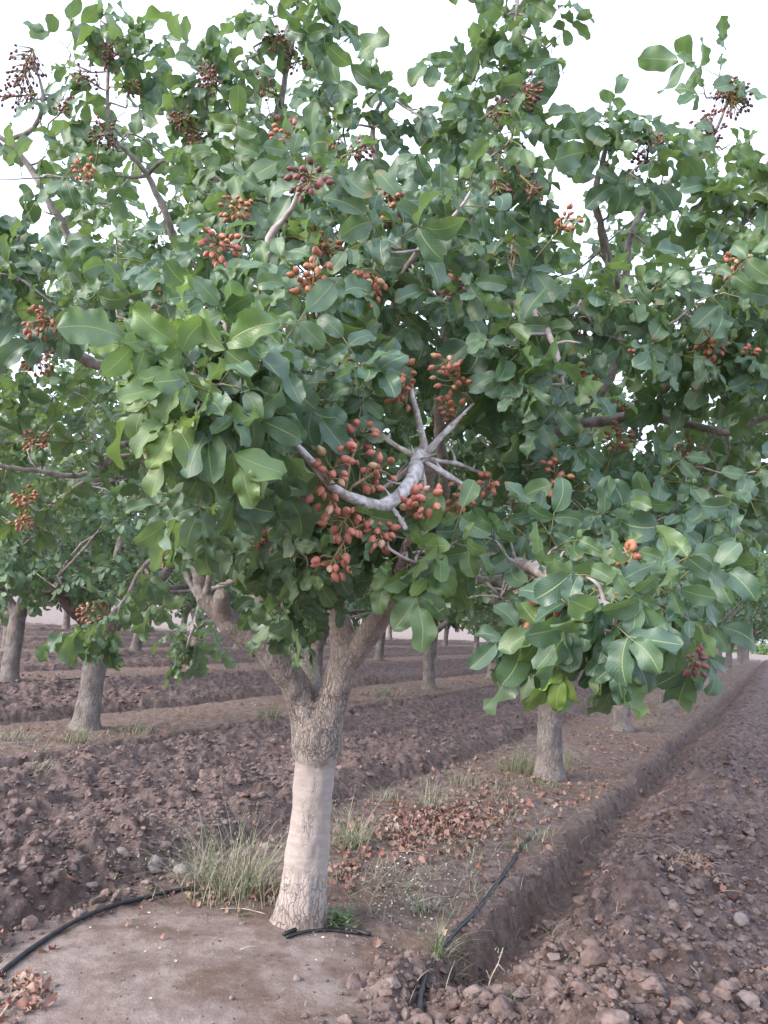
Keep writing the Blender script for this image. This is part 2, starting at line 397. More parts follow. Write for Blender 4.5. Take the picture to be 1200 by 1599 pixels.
class Leaves:
    def __init__(s): s.r = []; s.pet = []
    def leaflet(s, O, d, n, L, c):
        s.r.append((*O, *d, *n, L, *c))
    def compound(s, O, rd, out, L, droop, young_lit, five=False, nout=.7):
        g = rng.standard_normal
        pl = rng.uniform(.035, .07)*L/.1
        up = np.array([0, 0, 1.0])
        Nn = nrm(.45*up+nout*out+.38*g(3)); Nn = nrm(Nn-rd*(Nn@rd)); B = np.cross(rd, Nn)
        p1 = O+rd*pl; d2 = nrm(rd-up*droop*.35)
        rl = rng.uniform(.03, .05)*L/.1*(2 if five else 1); p2 = p1+d2*rl
        s.pet.append((O, p1, p2))
        base = rng.random(); dry = 1.0 if rng.random() < .13 else 0.0
        def lf(P, d, k):
            d = nrm(d-up*droop*rng.uniform(.3, 1.0)+.12*g(3)); n = nrm(Nn+.30*g(3)); n = nrm(n-d*(n@d))
            s.leaflet(P, d, n, L*k*rng.uniform(.74, 1.14), (np.clip(base+.25*g(), 0, 1), np.clip(young_lit+.08*g(), 0, 1), dry*rng.random()))
        lf(p2, d2, 1.08)
        for sg in (-1, 1):
            if rng.random() < .95: lf(p1+d2*rl*.45 if not five else p2-d2*rl*.3, d2*.40+sg*B*.95, .92)
            if five: lf(p1, d2*.25+sg*B, .82)
    def build(s, name, protos, parent=None, petioles=True):
        PV, Q, uv = protos; A = np.array(s.r); k = len(A)
        O, d, n, L, c = A[:, 0:3], A[:, 3:6], A[:, 6:9], A[:, 9], A[:, 10:13]
        b = np.cross(d, n); idx = rng.integers(0, len(PV), k); Pv = PV[idx]
        flip = rng.choice([-1.0, 1.0], k)
        V = O[:, None]+L[:, None, None]*((Pv[..., 0]*flip[:, None])[..., None]*b[:, None]+Pv[..., 1][..., None]*d[:, None]+Pv[..., 2][..., None]*n[:, None])
        m = Pv.shape[1]
        Qs = np.where((flip > 0)[:, None, None], Q[None], Q[None][:, :, ::-1]); QQ = (Qs+np.arange(k)[:, None, None]*m).reshape(-1, 4)
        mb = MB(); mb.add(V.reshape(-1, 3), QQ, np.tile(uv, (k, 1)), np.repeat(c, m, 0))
        if petioles and s.pet:
            for O_, a, e in s.pet:
                P = np.array([O_, a, e]); R = np.array([.0017, .0013, .0009])
                tube(mb, P, R, 4, 1, resample=False)
        return mb.obj(name, [MAT_LEAF, MAT_PET], parent)

def shoot(lv, P, axis, out, nleaf, L, droop, young_lit=.0, five=.25, nout=.7, spread=1.0):
    axis = nrm(axis); a = np.array([0, 0, 1.0]) if abs(axis[2]) < .9 else np.array([1.0, 0, 0])
    e1 = nrm(np.cross(axis, a)); e2 = np.cross(axis, e1); ph = rng.uniform(0, 6.3)
    for i in range(nleaf):
        f = i/max(1, nleaf-1); az = ph+i*2.4+rng.normal()*.25
        el = math.radians(18+72*f**.7+rng.normal()*8)*spread
        rd = nrm(axis*math.cos(el)+(e1*math.cos(az)+e2*math.sin(az))*math.sin(el)+np.array([0, 0, -.12*droop]))
        o = P-axis*(.016*i*L/.1)
        lv.compound(o, rd, out, L*(.72+.28*min(1, f*2.5))*rng.uniform(.86, 1.12), droop, young_lit*(1.1-.6*f), rng.random() < five, nout)

# ------------------------------------------------------------------ nuts
def nut_proto(k=8, r=6):
    v = np.linspace(0, 1, r); w = np.sin(np.pi*v**.82)**.8; w[0] = w[-1] = .03; th = np.arange(k)/k*2*np.pi
    V = np.stack([.345*w[:, None]*np.cos(th), .315*w[:, None]*np.sin(th), (v[:, None]*np.ones(k))], -1).reshape(-1, 3)
    i = np.arange(r-1)[:, None]*k; j = np.arange(k)[None]; j2 = (j+1) % k
    return V, np.stack([i+j, i+j2, i+k+j2, i+k+j], -1).reshape(-1, 4)
NUTV, NUTQ = nut_proto()
NUT_MESHES = {}
def nut_mesh(kind, var):
    key = (kind, var)
    if key not in NUT_MESHES:
        mb = MB(); V = NUTV*np.array([rng.uniform(.9, 1.12), rng.uniform(.9, 1.12), 1]); mb.add(V, NUTQ, c=nut_tint(kind)); NUT_MESHES[key] = mb.mesh('nut', [MAT_NUT])
    return NUT_MESHES[key]
def nut_tint(kind):
    r = rng.random()
    q = rng.uniform(.25, .7) if rng.random() < .07 else .04*rng.random()
    return {'red': (.22*r, .08*rng.random(), q), 'brown': (.25+.6*r, .2*rng.random(), q), 'dark': (.3*r, .55+.4*rng.random(), 0)}[kind]
def frame_of(d):
    d = nrm(d); a = np.array([0, 0, 1.0]) if abs(d[2]) < .9 else np.array([1.0, 0, 0]); u = nrm(np.cross(d, a)); return u, np.cross(d, u), d
def cluster(C, anchor, n, spread, kind, parent, size=.019, single=False):
    n = int(n*(1.45 if single else 1.5)); spread *= 1.0 if single else .85
    ax = nrm(C-anchor+.02*rng.standard_normal(3)+np.array([0, 0, .004])); mb = MB(); tips = []
    L = min(np.linalg.norm(C-anchor), .22); base = C-ax*min(L, .5*spread+.03)
    if np.linalg.norm(base-anchor) > .02: tube(mb, [anchor, (anchor+base)/2+.012*rng.standard_normal(3), base], [.0035, .003, .0028], 5, 0, step=.02)
    tube(mb, [base, C, C+ax*spread*.8], [.0038, .0032, .0015], 5, 0, step=.015)
    u, w, _ = frame_of(ax); m = max(3, n//3); pts = []
    for i in range(n):
        for _ in range(30):
            h = rng.uniform(-.55, .95); az = rng.uniform(0, 6.3); rad = rng.uniform(.25, 1.0)*(1-.35*abs(h))
            p = C+ax*h*spread+(u*math.cos(az)+w*math.sin(az))*rad*spread*.8
            if all(np.linalg.norm(p-q) > size*.62 for q in pts): break
        pts.append(p)
        root = C+ax*spread*np.clip(h-.35, -.8, .75); d = nrm((p-root)*1.0+np.array([0, 0, -.25])*spread+.25*spread*rng.standard_normal(3))
        tube(mb, [root, (root+p)/2+.003*rng.standard_normal(3), p], [.0022, .0017, .0013], 4, 0, step=.02)
        tips.append((p, d, size*rng.uniform(.8, 1.12)))
    if single:
        o = mb.obj('nut_cluster', [MAT_STALK], parent)
        for p, d, sz in tips:
            U_, W_, D_ = frame_of(d); q = bpy.data.objects.new('nut', nut_mesh(kind, int(rng.integers(0, 16)))); COL.objects.link(q); q.parent = o
            q.matrix_local = mathutils.Matrix(((*(U_*sz)[:1], (W_*sz)[0], (D_*sz)[0], p[0]), ((U_*sz)[1], (W_*sz)[1], (D_*sz)[1], p[1]), ((U_*sz)[2], (W_*sz)[2], (D_*sz)[2], p[2]), (0, 0, 0, 1)))
    else:
        for p, d, sz in tips:
            U_, W_, D_ = frame_of(d); mb.add(p+sz*(NUTV[:, :1]*U_+NUTV[:, 1:2]*W_+NUTV[:, 2:]*D_), NUTQ, c=nut_tint(kind), m=1)
        o = mb.obj('nut_cluster', [MAT_STALK, MAT_NUT], parent)
    return o

# ------------------------------------------------------------------ trunk joined by voxel remesh
def trunk_object(name, tubes, mat, parent, voxel, rough=.004, smooth=4):
    mb = MB()
    for P, R in tubes: tube(mb, P, R, 20, step=.04)
    o = mb.obj(name, [mat])
    md = o.modifiers.new('r', 'REMESH'); md.mode = 'VOXEL'; md.voxel_size = voxel; md.use_smooth_shade = True
    ms = o.modifiers.new('s', 'SMOOTH'); ms.factor = .5; ms.iterations = smooth
    dg = bpy.context.evaluated_depsgraph_get(); me = bpy.data.meshes.new_from_object(o.evaluated_get(dg))
    o.modifiers.clear(); o.data = me; me.name = name
    if not me.materials: me.materials.append(mat)
    k = len(me.vertices); V = np.zeros(k*3, np.float32); me.vertices.foreach_get('co', V); V = V.reshape(-1, 3).astype(float)
    Nn = np.zeros(k*3, np.float32); me.vertices.foreach_get('normal', Nn); Nn = Nn.reshape(-1, 3)
    az = V[:, 0]*9+V[:, 1]*5
    dsp = rough*(1.2*fbm(V[:, 0]*6+V[:, 1]*3, V[:, 2]*4+V[:, 1]*5, 3, 5)+.8*noise(az*2.2, V[:, 2]*9, 6)+.7*noise(V[:, 1]*30, V[:, 2]*16+V[:, 0]*30, 7))
    V += Nn*dsp[:, None]; me.vertices.foreach_set('co', V.astype(np.float32).ravel())
    me.polygons.foreach_set('use_smooth', np.ones(len(me.polygons), bool)); me.update()
    if parent: o.parent = parent
    return o

# ================================================================== THE MAIN TREE
base = np.array([T1[0], T1[1], hz(*T1)])
tree = empty('pistachio_tree', base)
tag(tree, 'large near pistachio tree with pale grafted trunk forking low, red nuts and broad leaves', 'tree', 'pistachio trees in the orchard rows')
def tp(x, y, d): return at(x, y, d)-base
D0 = proj(base)[2]
def wr(px, d): return px*.5*d/FPX
trunkP = [(466, 1462, D0), (467, 1448, D0), (470, 1425, D0), (475, 1385, D0), (480, 1330, D0), (487, 1265, D0), (492, 1200, D0), (493.5, 1187, D0), (494, 1176, D0), (495, 1150, D0), (496, 1128, D0), (496, 1112, D0)]
trunkR = [58, 50, 42, 36, 33.5, 31.5, 31, 32, 37, 38, 37, 20]
LL = [(490, 1160, D0), (478, 1118, D0), (468, 1086, D0), (452, 1055, D0-.05), (422, 1020, D0-.1), (394, 998, D0-.13), (366, 978, D0-.16), (340, 952, D0-.18), (312, 930, D0-.2)]
LR_ = [32, 26, 23.5, 23, 22, 21, 20, 17, 11]
RLm = [(500, 1160, D0), (511, 1120, D0), (521, 1088, D0), (531, 1055, D0), (539, 1018, D0), (534, 985, D0-.02), (528, 955, D0), (522, 915, D0)]
RLr = [34, 27, 24.5, 23.5, 22.5, 20, 17, 14]
RL2 = [(540, 1040, D0), (560, 1010, D0-.02), (580, 985, D0-.06), (600, 955, D0-.15), (618, 915, D0-.35)]
RL2r = [22, 20, 19, 17, 14]
TL = [(492, 1125, D0+.05), (487, 1075, D0+.16), (478, 1035, D0+.3), (445, 985, D0+.45), (410, 955, D0+.55), (380, 900, D0+.65)]
TLr = [22, 16, 15, 14, 13, 11]
ST = [(350, 968, D0-.16), (346, 945, D0-.25), (345, 926, D0-.30)]
STr = [16, 12.5, 11.5]
def tb(P, R, sc=1.0): return [tp(*p) for p in P], [r*p[2]/FPX*sc for r, p in zip(R, P)]
trunk_object('trunk', [tb(trunkP, trunkR), tb(LL, LR_), tb(RLm, RLr), tb(RL2, RL2r), tb(TL, TLr), tb(ST, STr)], MAT_BARK1, tree, .0075, .006, 5)

# boughs: waypoints, radius in metres at each end, material, leaf tint
Lend, R1, R2, T3 = (318, 938, D0-.19), (524, 925, D0), (614, 925, D0-.3), (385, 910, D0+.63)
BOUGHS = [
 [Lend, (285, 790, 3.4), (205, 600, 3.1), (150, 572, 3.0), (60, 545, 2.9), (-60, 528, 2.8)],
 [Lend, (280, 800, 3.5), (205, 695, 3.45), (150, 738, 3.3), (84, 786, 3.2)],
 [Lend, (260, 780, 3.55), (205, 712, 3.5), (130, 742, 3.4), (60, 735, 3.3), (-40, 720, 3.2)],
 [Lend, (330, 700, 3.5), (240, 500, 3.3), (122, 398, 3.1), (98, 350, 3.05), (72, 305, 3.0), (45, 255, 2.98), (10, 218, 2.95), (-40, 195, 2.95)],
 [(10, 218, 2.95), (38, 210, 2.95), (58, 185, 2.93), (66, 148, 2.92), (50, 95, 2.9)],
 [Lend, (330, 650, 3.5), (300, 480, 3.3), (268, 350, 3.1), (245, 300, 3.07), (232, 272, 3.05), (205, 240, 3.0), (172, 200, 3.0), (170, 110, 2.95), (168, 40, 2.95)],
 [(232, 272, 3.05), (205, 276, 3.03), (172, 273, 3.0)],
 [(232, 272, 3.05), (252, 250, 3.0), (285, 240, 2.95), (300, 200, 2.9)],
 [R1, (500, 700, 3.5), (455, 480, 3.1), (430, 300, 2.9), (430, 185, 2.8), (446, 110, 2.77), (460, 50, 2.75), (470, -40, 2.7)],
 [R2, (640, 850, 3.1), (668, 760, 2.5), (664, 725, 2.05), (652, 724, 1.9), (636, 755, 1.74), (606, 788, 1.65), (560, 785, 1.58), (520, 762, 1.54), (490, 725, 1.51), (458, 688, 1.5)],
 [(655, 718, 1.95), (662, 690, 1.93), (647, 640, 1.9), (642, 590, 1.9)],
 [(655, 718, 1.95), (690, 680, 1.95), (740, 630, 1.97)],
 [(655, 718, 1.95), (620, 695, 2.0), (582, 668, 2.05)],
 [(660, 716, 1.97), (710, 722, 2.0), (752, 738, 2.05)],
 [(658, 718, 1.95), (700, 740, 1.95), (738, 768, 1.95)],
 [(655, 718, 1.95), (625, 742, 2.0), (596, 764, 2.05)],
 [(657, 720, 1.95), (661, 750, 1.93), (660, 772, 1.9)],
 [(606, 788, 1.65), (622, 805, 1.63), (634, 826, 1.6)],
 [R2, (690, 800, 3.0), (690, 650, 2.8), (700, 480, 2.7), (740, 340, 2.7), (775, 200, 2.7), (800, 80, 2.6), (812, -20, 2.6)],
 [R2, (720, 800, 3.2), (860, 680, 3.0), (940, 660, 2.9), (1010, 655, 2.9), (1100, 670, 2.75), (1150, 672, 2.7), (1215, 640, 2.6)],
 [R2, (730, 790, 3.2), (880, 650, 3.0), (950, 595, 2.9), (975, 470, 2.85), (986, 385, 2.8), (1003, 335, 2.8), (1040, 292, 2.77), (1080, 258, 2.75), (1112, 215, 2.72), (1150, 125, 2.7)],
 [R2, (700, 860, 2.8), (790, 868, 2.1), (840, 884, 1.65), (880, 908, 1.45), (912, 930, 1.36), (965, 955, 1.26)],
 [R1, (480, 800, 3.0), (440, 710, 2.2), (380, 640, 1.6), (330, 600, 1.36), (300, 585, 1.3)],
 [R1, (560, 720, 3.0), (600, 520, 2.3), (640, 410, 2.0), (700, 350, 1.95), (735, 300, 1.95)],
 [R1, (470, 700, 2.8), (430, 520, 2.1), (415, 400, 1.95), (430, 360, 1.92), (455, 325, 1.9), (480, 260, 1.9)],
 [Lend, (390, 650, 3.3), (350, 420, 2.9), (330, 240, 2.8), (325, 110, 2.75)],
 [(1010, 655, 2.9), (1080, 540, 2.65), (1120, 430, 2.5), (1165, 340, 2.4), (1200, 290, 2.4)],
 [T3, (380, 700, 5.0), (350, 480, 5.2), (330, 380, 5.1)],
 [T3, (480, 720, 5.1), (560, 520, 5.3), (600, 400, 5.2)],
 [T3, (600, 760, 5.2), (760, 640, 5.3), (850, 520, 5.2)],
 [(312, 935, D0-.2), (270, 870, 3.55), (225, 890, 3.45), (195, 935, 3.4), (172, 960, 3.38)],
 [R1, (520, 880, 3.5), (490, 930, 3.3), (470, 970, 3.2)],
 [(380, 900, D0+.6), (320, 930, 4.6), (300, 985, 4.6), (290, 1020, 4.6)],
 [R2, (690, 900, 3.3), (780, 900, 3.4), (900, 850, 3.4), (1040, 800, 3.2), (1150, 790, 3.0)],
 [(285, 790, 3.4), (230, 560, 2.8), (170, 500, 2.3), (130, 488, 2.2)],
 [R2, (640, 820, 2.6), (660, 850, 1.9), (680, 862, 1.65), (650, 880, 1.6)],
 [(440, 710, 2.2), (520, 640, 1.75), (560, 590, 1.65)],
 [(700, 480, 2.7), (800, 470, 2.2), (860, 520, 2.0), (880, 600, 1.95)],
 [(700, 480, 2.7), (600, 300, 2.6), (580, 200, 2.6), (600, 150, 2.6)],
 [(975, 470, 2.85), (930, 330, 2.6), (940, 250, 2.55), (960, 190, 2.5)],
]
PALE = {9, 10, 11, 12, 13, 14, 15, 16, 17}
RAD = {0: (.030, .019), 1: (.019, .009), 2: (.018, .008), 3: (.022, .008), 4: (.010, .005), 5: (.019, .005), 6: (.009, .004), 7: (.009, .004), 8: (.021, .005),
       9: (.034, .012), 10: (.0125, .005), 11: (.0115, .004), 12: (.0085, .005), 13: (.0075, .004), 14: (.0085, .005), 15: (.0085, .006), 16: (.006, .0035), 17: (.008, .005),
       18: (.026, .005), 19: (.026, .010), 20: (.022, .005), 21: (.022, .007), 27: (.026, .008), 30: (.014, .006)}
bpts = []; bidx = []; bpaths = []
for i, wp in enumerate(BOUGHS):
    P = np.array([tp(*p) for p in wp]); r = RAD.get(i, (.017, .004)); R = np.linspace(r[0], r[1], len(P))
    if i == 9: R = np.array([.025, .025, .023, .0215, .0185, .0145, .0135, .0115, .010, .0085, .0055])
    Ps, Rs = spline(P, R, .03)
    wobv = np.cumsum(rng.standard_normal((len(Ps), 3))*.0022, 0); wobv -= np.linspace(0, 1, len(Ps))[:, None]*wobv[-1]
    Ps = Ps+wobv; bpaths.append((Ps, Rs)); bpts.append(Ps); bidx.append(np.full(len(Ps), i))
BP = np.concatenate(bpts); BI = np.concatenate(bidx)
BPOS = np.concatenate([np.linspace(0, 1, len(p)) for p in bpts])

# shoots: where leafy ends sit
YT = np.array([(-80, 330), (0, 285), (60, 330), (95, 260), (110, 120), (160, 60), (215, 70), (250, 190), (285, 130), (330, 95), (375, 130), (395, 60), (440, 15), (520, 40), (548, 190), (575, 225), (610, 195), (650, 195), (695, 180), (725, 105), (780, 40), (830, 50), (850, 130), (862, 300), (890, 320), (930, 240), (950, 195), (1000, 205), (1040, 255), (1060, 315), (1100, 330), (1130, 310), (1200, 300), (1290, 300)], float)
YB = np.array([(-80, 880), (0, 880), (60, 860), (110, 790), (200, 840), (300, 880), (360, 900), (440, 985), (500, 960), (540, 880), (600, 900), (700, 920), (760, 860), (800, 900), (850, 1000), (960, 1020), (1060, 980), (1110, 900), (1150, 830), (1290, 800)], float)
def ytop(x): return np.interp(x, YT[:, 0], YT[:, 1])
def ybot(x): return np.interp(x, YB[:, 0], YB[:, 1])
def Dfront(x, y):
    d = 1.85+.85*np.clip((430-y)/430, 0, 1)+.45*abs(x-600)/600
    d -= .75*math.exp(-(((x-330)/150)**2+((y-610)/150)**2))
    d -= .75*math.exp(-(((x-960)/140)**2+((y-950)/130)**2))
    if x < 280 and y > 600: d = max(d, 2.7+.5*min(1, (y-600)/150))
    if 280 <= x < 560 and y > 800: d = max(d, 2.6)
    return d
SH = []   # x, y, depth, nleaf, size, hang
def near_hub(x, y): return (((x-605)/190)**2+((y-725)/138)**2) < 1
for gy in np.arange(10, 1040, 62):
    for gx in np.arange(-70, 1280, 62):
        x = gx+rng.uniform(-26, 26); y = gy+rng.uniform(-26, 26)
        if y < ytop(x)+80 or y > ybot(x)-25: continue
        if x < 280 and y > 580 and rng.random() < .5: continue
        if near_hub(x, y): continue
        if 230 < y < 380 and 820 < x < 900 and rng.random() < .6: continue
        SH.append((x, y, Dfront(x, y)+rng.uniform(-.12, .25), rng.integers(4, 7), .096, .5))
for layer, (off, stp, top) in enumerate(((.55, 76, 98), (1.15, 84, 150), (2.0, 88, 205), (2.9, 88, 290))):
    for gy in np.arange(10, 1000, stp):
        for gx in np.arange(-90, 1300, stp):
            x = gx+rng.uniform(-.45, .45)*stp; y = gy+rng.uniform(-.45, .45)*stp
            if y < ytop(x)+top or y > ybot(x)-50-20*layer: continue
            if layer >= 1 and y > 900 and 300 < x < 640: continue
            if near_hub(x, y) and layer == 0: continue
            if layer and near_hub(x, y): SH.append((x+20*rng.normal(), y+20*rng.normal(), 2.75+.4*layer+.3*rng.random(), 6, .094, .6))
            d = min(Dfront(x, y)+off+rng.uniform(-.2, .2), 5.6)
            SH.append((x, y, d, rng.integers(4, 7), .094, .5))
# hand placed leafy ends that give the outline and the near sprays
for x, y, d, n, h in [
  (300, 545, 1.38, 5, .6), (255, 610, 1.30, 4, .8), (285, 680, 1.28, 4, 1.0), (350, 600, 1.30, 6, .7), (405, 645, 1.42, 5, .8), (420, 560, 1.5, 5, .6), (345, 500, 1.5, 5, .5),
  (385, 700, 1.45, 5, .9), (322, 765, 1.42, 3, 1.3), (440, 610, 1.6, 5, .6), (565, 575, 1.62, 4, .6), (500, 625, 1.62, 5, .7), (365, 540, 1.4, 4, .5), (230, 560, 1.35, 3, .8), (450, 680, 1.6, 4, 1.0),
  (945, 930, 1.34, 4, .8), (1045, 890, 1.4, 5, .6), (960, 962, 1.26, 5, 1.1), (895, 985, 1.34, 4, 1.2), (835, 1015, 1.45, 3, 1.2), (1070, 915, 1.48, 4, .7),
  (893, 1020, 1.33, 3, 1.4), (950, 995, 1.27, 3, 1.3), (1035, 945, 1.35, 4, .9), (830, 985, 1.5, 3, 1.0), (1090, 1000, 1.95, 4, 1.0),
  (592, 835, 1.6, 2, 1.4), (628, 866, 1.62, 3, 1.4), (690, 872, 1.64, 4, 1.5), (715, 845, 1.62, 4, 1.0), (655, 865, 1.6, 3, 1.2), (760, 840, 1.75, 5, .8),
  (440, 965, 3.1, 4, 1.4), (475, 985, 3.1, 4, 1.5), (430, 930, 3.0, 4, 1.0), (480, 930, 3.0, 4, 1.0), (400, 900, 3.1, 4, .8), (530, 900, 3.1, 4, .8),
  (150, 985, 3.4, 5, 1.0), (165, 1000, 3.4, 4, 1.2), (130, 990, 3.4, 3, 1.0),
  (295, 1000, 4.6, 5, 1.2), (285, 1040, 4.6, 4, 1.4), (320, 1000, 4.7, 4, 1.0), (270, 985, 4.6, 3, 1.0), (330, 970, 4.5, 4, 1.0), (230, 940, 3.8, 4, 1.0), (215, 900, 3.6, 4, 1.0),
  (165, 45, 2.95, 4, .3), (190, 60, 2.95, 4, .4), (215, 95, 2.95, 4, .5), (120, 110, 2.95, 4, .5), (100, 150, 2.95, 3, .6), (235, 80, 2.95, 3, .5), (145, 190, 2.9, 4, .6), (200, 160, 2.95, 4, .5), (150, 20, 2.95, 2, .3), (100, 70, 2.95, 2, .5),
  (320, 100, 2.75, 3, .3), (345, 140, 2.75, 4, .4), (300, 150, 2.75, 4, .5), (370, 160, 2.7, 4, .5), (290, 120, 2.75, 2, .5),
  (400, 40, 2.7, 4, .5), (425, 15, 2.7, 4, .4), (480, 20, 2.7, 4, .4), (515, 40, 2.65, 4, .6), (530, 70, 2.65, 3, .9), (390, 90, 2.7, 3, .6), (500, 110, 2.65, 3, .7), (405, 180, 2.6, 4, .6), (505, 170, 2.55, 4, .6),
  (790, 20, 2.58, 3, .2), (815, 5, 2.58, 2, .1), (800, 70, 2.58, 4, .4), (870, 60, 2.58, 2, .5), (845, 95, 2.58, 3, .6), (765, 95, 2.6, 4, .5), (735, 120, 2.6, 4, .5), (820, 130, 2.58, 4, .6), (780, 160, 2.55, 5, .6), (730, 180, 2.55, 5, .6), (820, 200, 2.5, 5, .7), (770, 230, 2.45, 5, .7), (860, 20, 2.58, 1, .2),
  (650, 170, 2.55, 3, .4), (605, 190, 2.55, 3, .5), (580, 225, 2.55, 3, .6), (675, 215, 2.5, 3, .6),
  (945, 185, 2.5, 3, .3), (975, 205, 2.5, 4, .4), (1010, 200, 2.5, 3, .4), (950, 250, 2.45, 4, .5), (1040, 230, 2.5, 3, .5), (1000, 280, 2.4, 4, .5),
  (1125, 110, 2.7, 3, .3), (1100, 140, 2.7, 3, .5), (1140, 225, 2.65, 3, .6), (1095, 275, 2.65, 3, .6), (1060, 330, 2.6, 4, .6), (1110, 295, 2.5, 3, .5),
  (1150, 300, 2.4, 4, .4), (1190, 290, 2.4, 4, .4), (1130, 330, 2.4, 4, .5), (1180, 350, 2.35, 5, .5), (1140, 400, 2.35, 5, .5),
  (20, 280, 2.6, 3, .5), (20, 340, 2.5, 4, .5), (60, 400, 2.5, 4, .5), (-10, 400, 2.5, 4, .5), (85, 220, 2.9, 3, .6),
  (1165, 560, 2.3, 5, .8), (1150, 480, 2.3, 5, .7), (1100, 560, 2.4, 5, .8), (1160, 830, 2.0, 4, .9), (1120, 800, 2.1, 5, .9), (1180, 780, 2.2, 4, .8)]:
    SH.append((x, y, d, n, .10, h))
for gy in np.arange(430, 760, 62):                      # the far side of the crown closes the gaps at both sides
    for gx in list(np.arange(-130, 300, 62))+list(np.arange(860, 1330, 62)):
        if gx > 800 and gy < 540: continue
        SH.append((gx+25*rng.normal(), gy+25*rng.normal(), rng.uniform(3.9, 5.3), 6, .10, .5))
for x0, x1, y0, y1, da, db in ((30, 330, 200, 500, 3.25, 3.8), (880, 1210, 330, 580, 3.1, 3.7)):     # second depth behind the thin outer sprays
    for gy in np.arange(y0, y1, 66):
        for gx in np.arange(x0, x1, 66):
            x = gx+22*rng.normal(); y = gy+22*rng.normal()
            if y > ytop(x)+60: SH.append((x, y, rng.uniform(da, db), 5, .096, .5))
for gy in np.arange(800, 900, 44):                      # leaves hanging in front of the limb ends
    for gx in np.arange(300, 660, 52):
        if gy > 850 and gx < 430: continue
        SH.append((gx+16*rng.normal(), gy+14*rng.normal(), rng.uniform(2.9, 3.45), 5, .094, 1.0))
SEEN = [((0, 535), (60, 545), 2.9), ((60, 545), (190, 585), 3.0), ((85, 785), (200, 690), 3.3), ((45, 250), (120, 395), 3.0), ((10, 218), (66, 148), 2.95), ((172, 200), (232, 272), 3.0), ((232, 272), (265, 345), 3.0), ((175, 275), (240, 272), 3.0),
        ((430, 185), (446, 90), 2.75), ((930, 660), (1010, 655), 2.9), ((900, 640), (955, 590), 2.9), ((985, 390), (1010, 325), 2.8), ((1010, 325), (1085, 255), 2.75), ((1085, 255), (1140, 150), 2.7), ((820, 880), (900, 922), 1.45), ((1130, 672), (1210, 640), 2.6), ((330, 945), (345, 975), 3.6), ((345, 930), (345, 960), 3.6), ((225, 890), (180, 950), 3.4), ((130, 742), (60, 735), 3.3)]
def hides(x, y, d):
    for (x0, y0), (x1, y1), ds in SEEN:
        if d > ds+.12: continue
        f = np.clip(((x-x0)*(x1-x0)+(y-y0)*(y1-y0))/((x1-x0)**2+(y1-y0)**2), 0, 1)
        if math.hypot(x-x0-f*(x1-x0), y-y0-f*(y1-y0)) < 115/d+8: return True
    return False
SH = [q for q in SH if (q[4] > .099 or not hides(*q[:3])) and not (615 < q[0] < 775 and 490 < q[1] < 800 and q[2] < 2.05)]
CC = tp(600, 640, 3.6)
leafs = [Leaves() for _ in BOUGHS]; woods = [MB() for _ in BOUGHS]
for i, (Ps, Rs) in enumerate(bpaths):
    tube(woods[i], Ps, Rs, 9, 0, resample=False, wob=.2 if i in PALE else .13)
    if i not in PALE and i not in (4, 6, 20, 27, 28, 29): tq = Ps[-1]+base; SH.append((*[float(v) for v in proj(tq)], 5, .0995, .4))
    if i in (27, 28, 29): continue
    for _ in range(int(len(Ps)*(.55 if i in PALE else .12))):                         # short bare spurs
        j = int(rng.integers(2, len(Ps)-1)); d = nrm(rng.standard_normal(3)); fine = i in PALE; q = Ps[j]+d*(Rs[j]+(rng.uniform(.004, .014) if fine and rng.random() < .6 else rng.uniform(.01, .075)))
        tube(woods[i], [Ps[j], (Ps[j]+q)/2+.006*rng.standard_normal(3), q], [.0042, .003, .0016] if fine else [.005, .004, .0025], 5, 0, step=.02)
_pp = np.array([tp(*q[:3]) for q in SH])
SH = [SH[i] for i in np.argsort([np.linalg.norm(BP-p, axis=1).min() for p in _pp])]
for x, y, d, n, L, hang in SH:
    P = tp(x, y, d); dist = np.linalg.norm(BP-P, axis=1)+.35*(BPOS < .35)+.12*np.isin(BI, list(PALE)); k = int(np.argmin(dist)); b = int(BI[k]); A = BP[k]
    out = nrm((P-CC)*np.array([1, 1, .55]))
    ax = nrm(nrm(P-A)*.7+out*.5+np.array([0, 0, .45-.75*hang])+.25*rng.standard_normal(3))
    dl = np.linalg.norm(P-A); tip = P
    midp = (A+tip)/2+.10*dl*rng.standard_normal(3)+np.array([0, 0, -.06*dl])
    tube(woods[b], [A, midp, tip-ax*min(.12, dl*.3), tip], [.0035+.0035*min(1, dl), .0032+.0015*min(1, dl), .003, .002], 6, 0, step=.04)
    if dl > .12:
        f_ = np.linspace(.3, .8, max(2, int(dl/.06)))[:, None]; q_ = (1-f_)**2*A+2*f_*(1-f_)*midp+f_**2*(tip-ax*min(.12, dl*.3))
        BP = np.vstack([BP, q_]); BI = np.append(BI, np.full(len(q_), b)); BPOS = np.append(BPOS, np.full(len(q_), .8))
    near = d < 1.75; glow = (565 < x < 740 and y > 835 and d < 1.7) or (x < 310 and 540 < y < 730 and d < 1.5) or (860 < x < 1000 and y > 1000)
    young_lit = max(0, rng.normal(.05, .12))+(.18*rng.random() if near and x < 520 else 0)+(rng.uniform(.25, .75) if glow else 0)  # random leaf age, plus backlit yellow-green painted into the colour of chosen sprays
    shoot(leafs[b], tip, ax, out, int(n)+(1 if d < 1.5 else 0), L*rng.uniform(.80, 1.10)*(.83 if d < 1.5 else .86 if d < 1.8 else 1.0 if d < 2.3 else 1.10), .35+.5*hang, young_lit, .3)
for i in range(len(BOUGHS)):
    br = woods[i].obj('branch', [MAT_PALE if i in PALE else MAT_TWIG], tree)
    if leafs[i].r: leafs[i].build('foliage', PF, br)

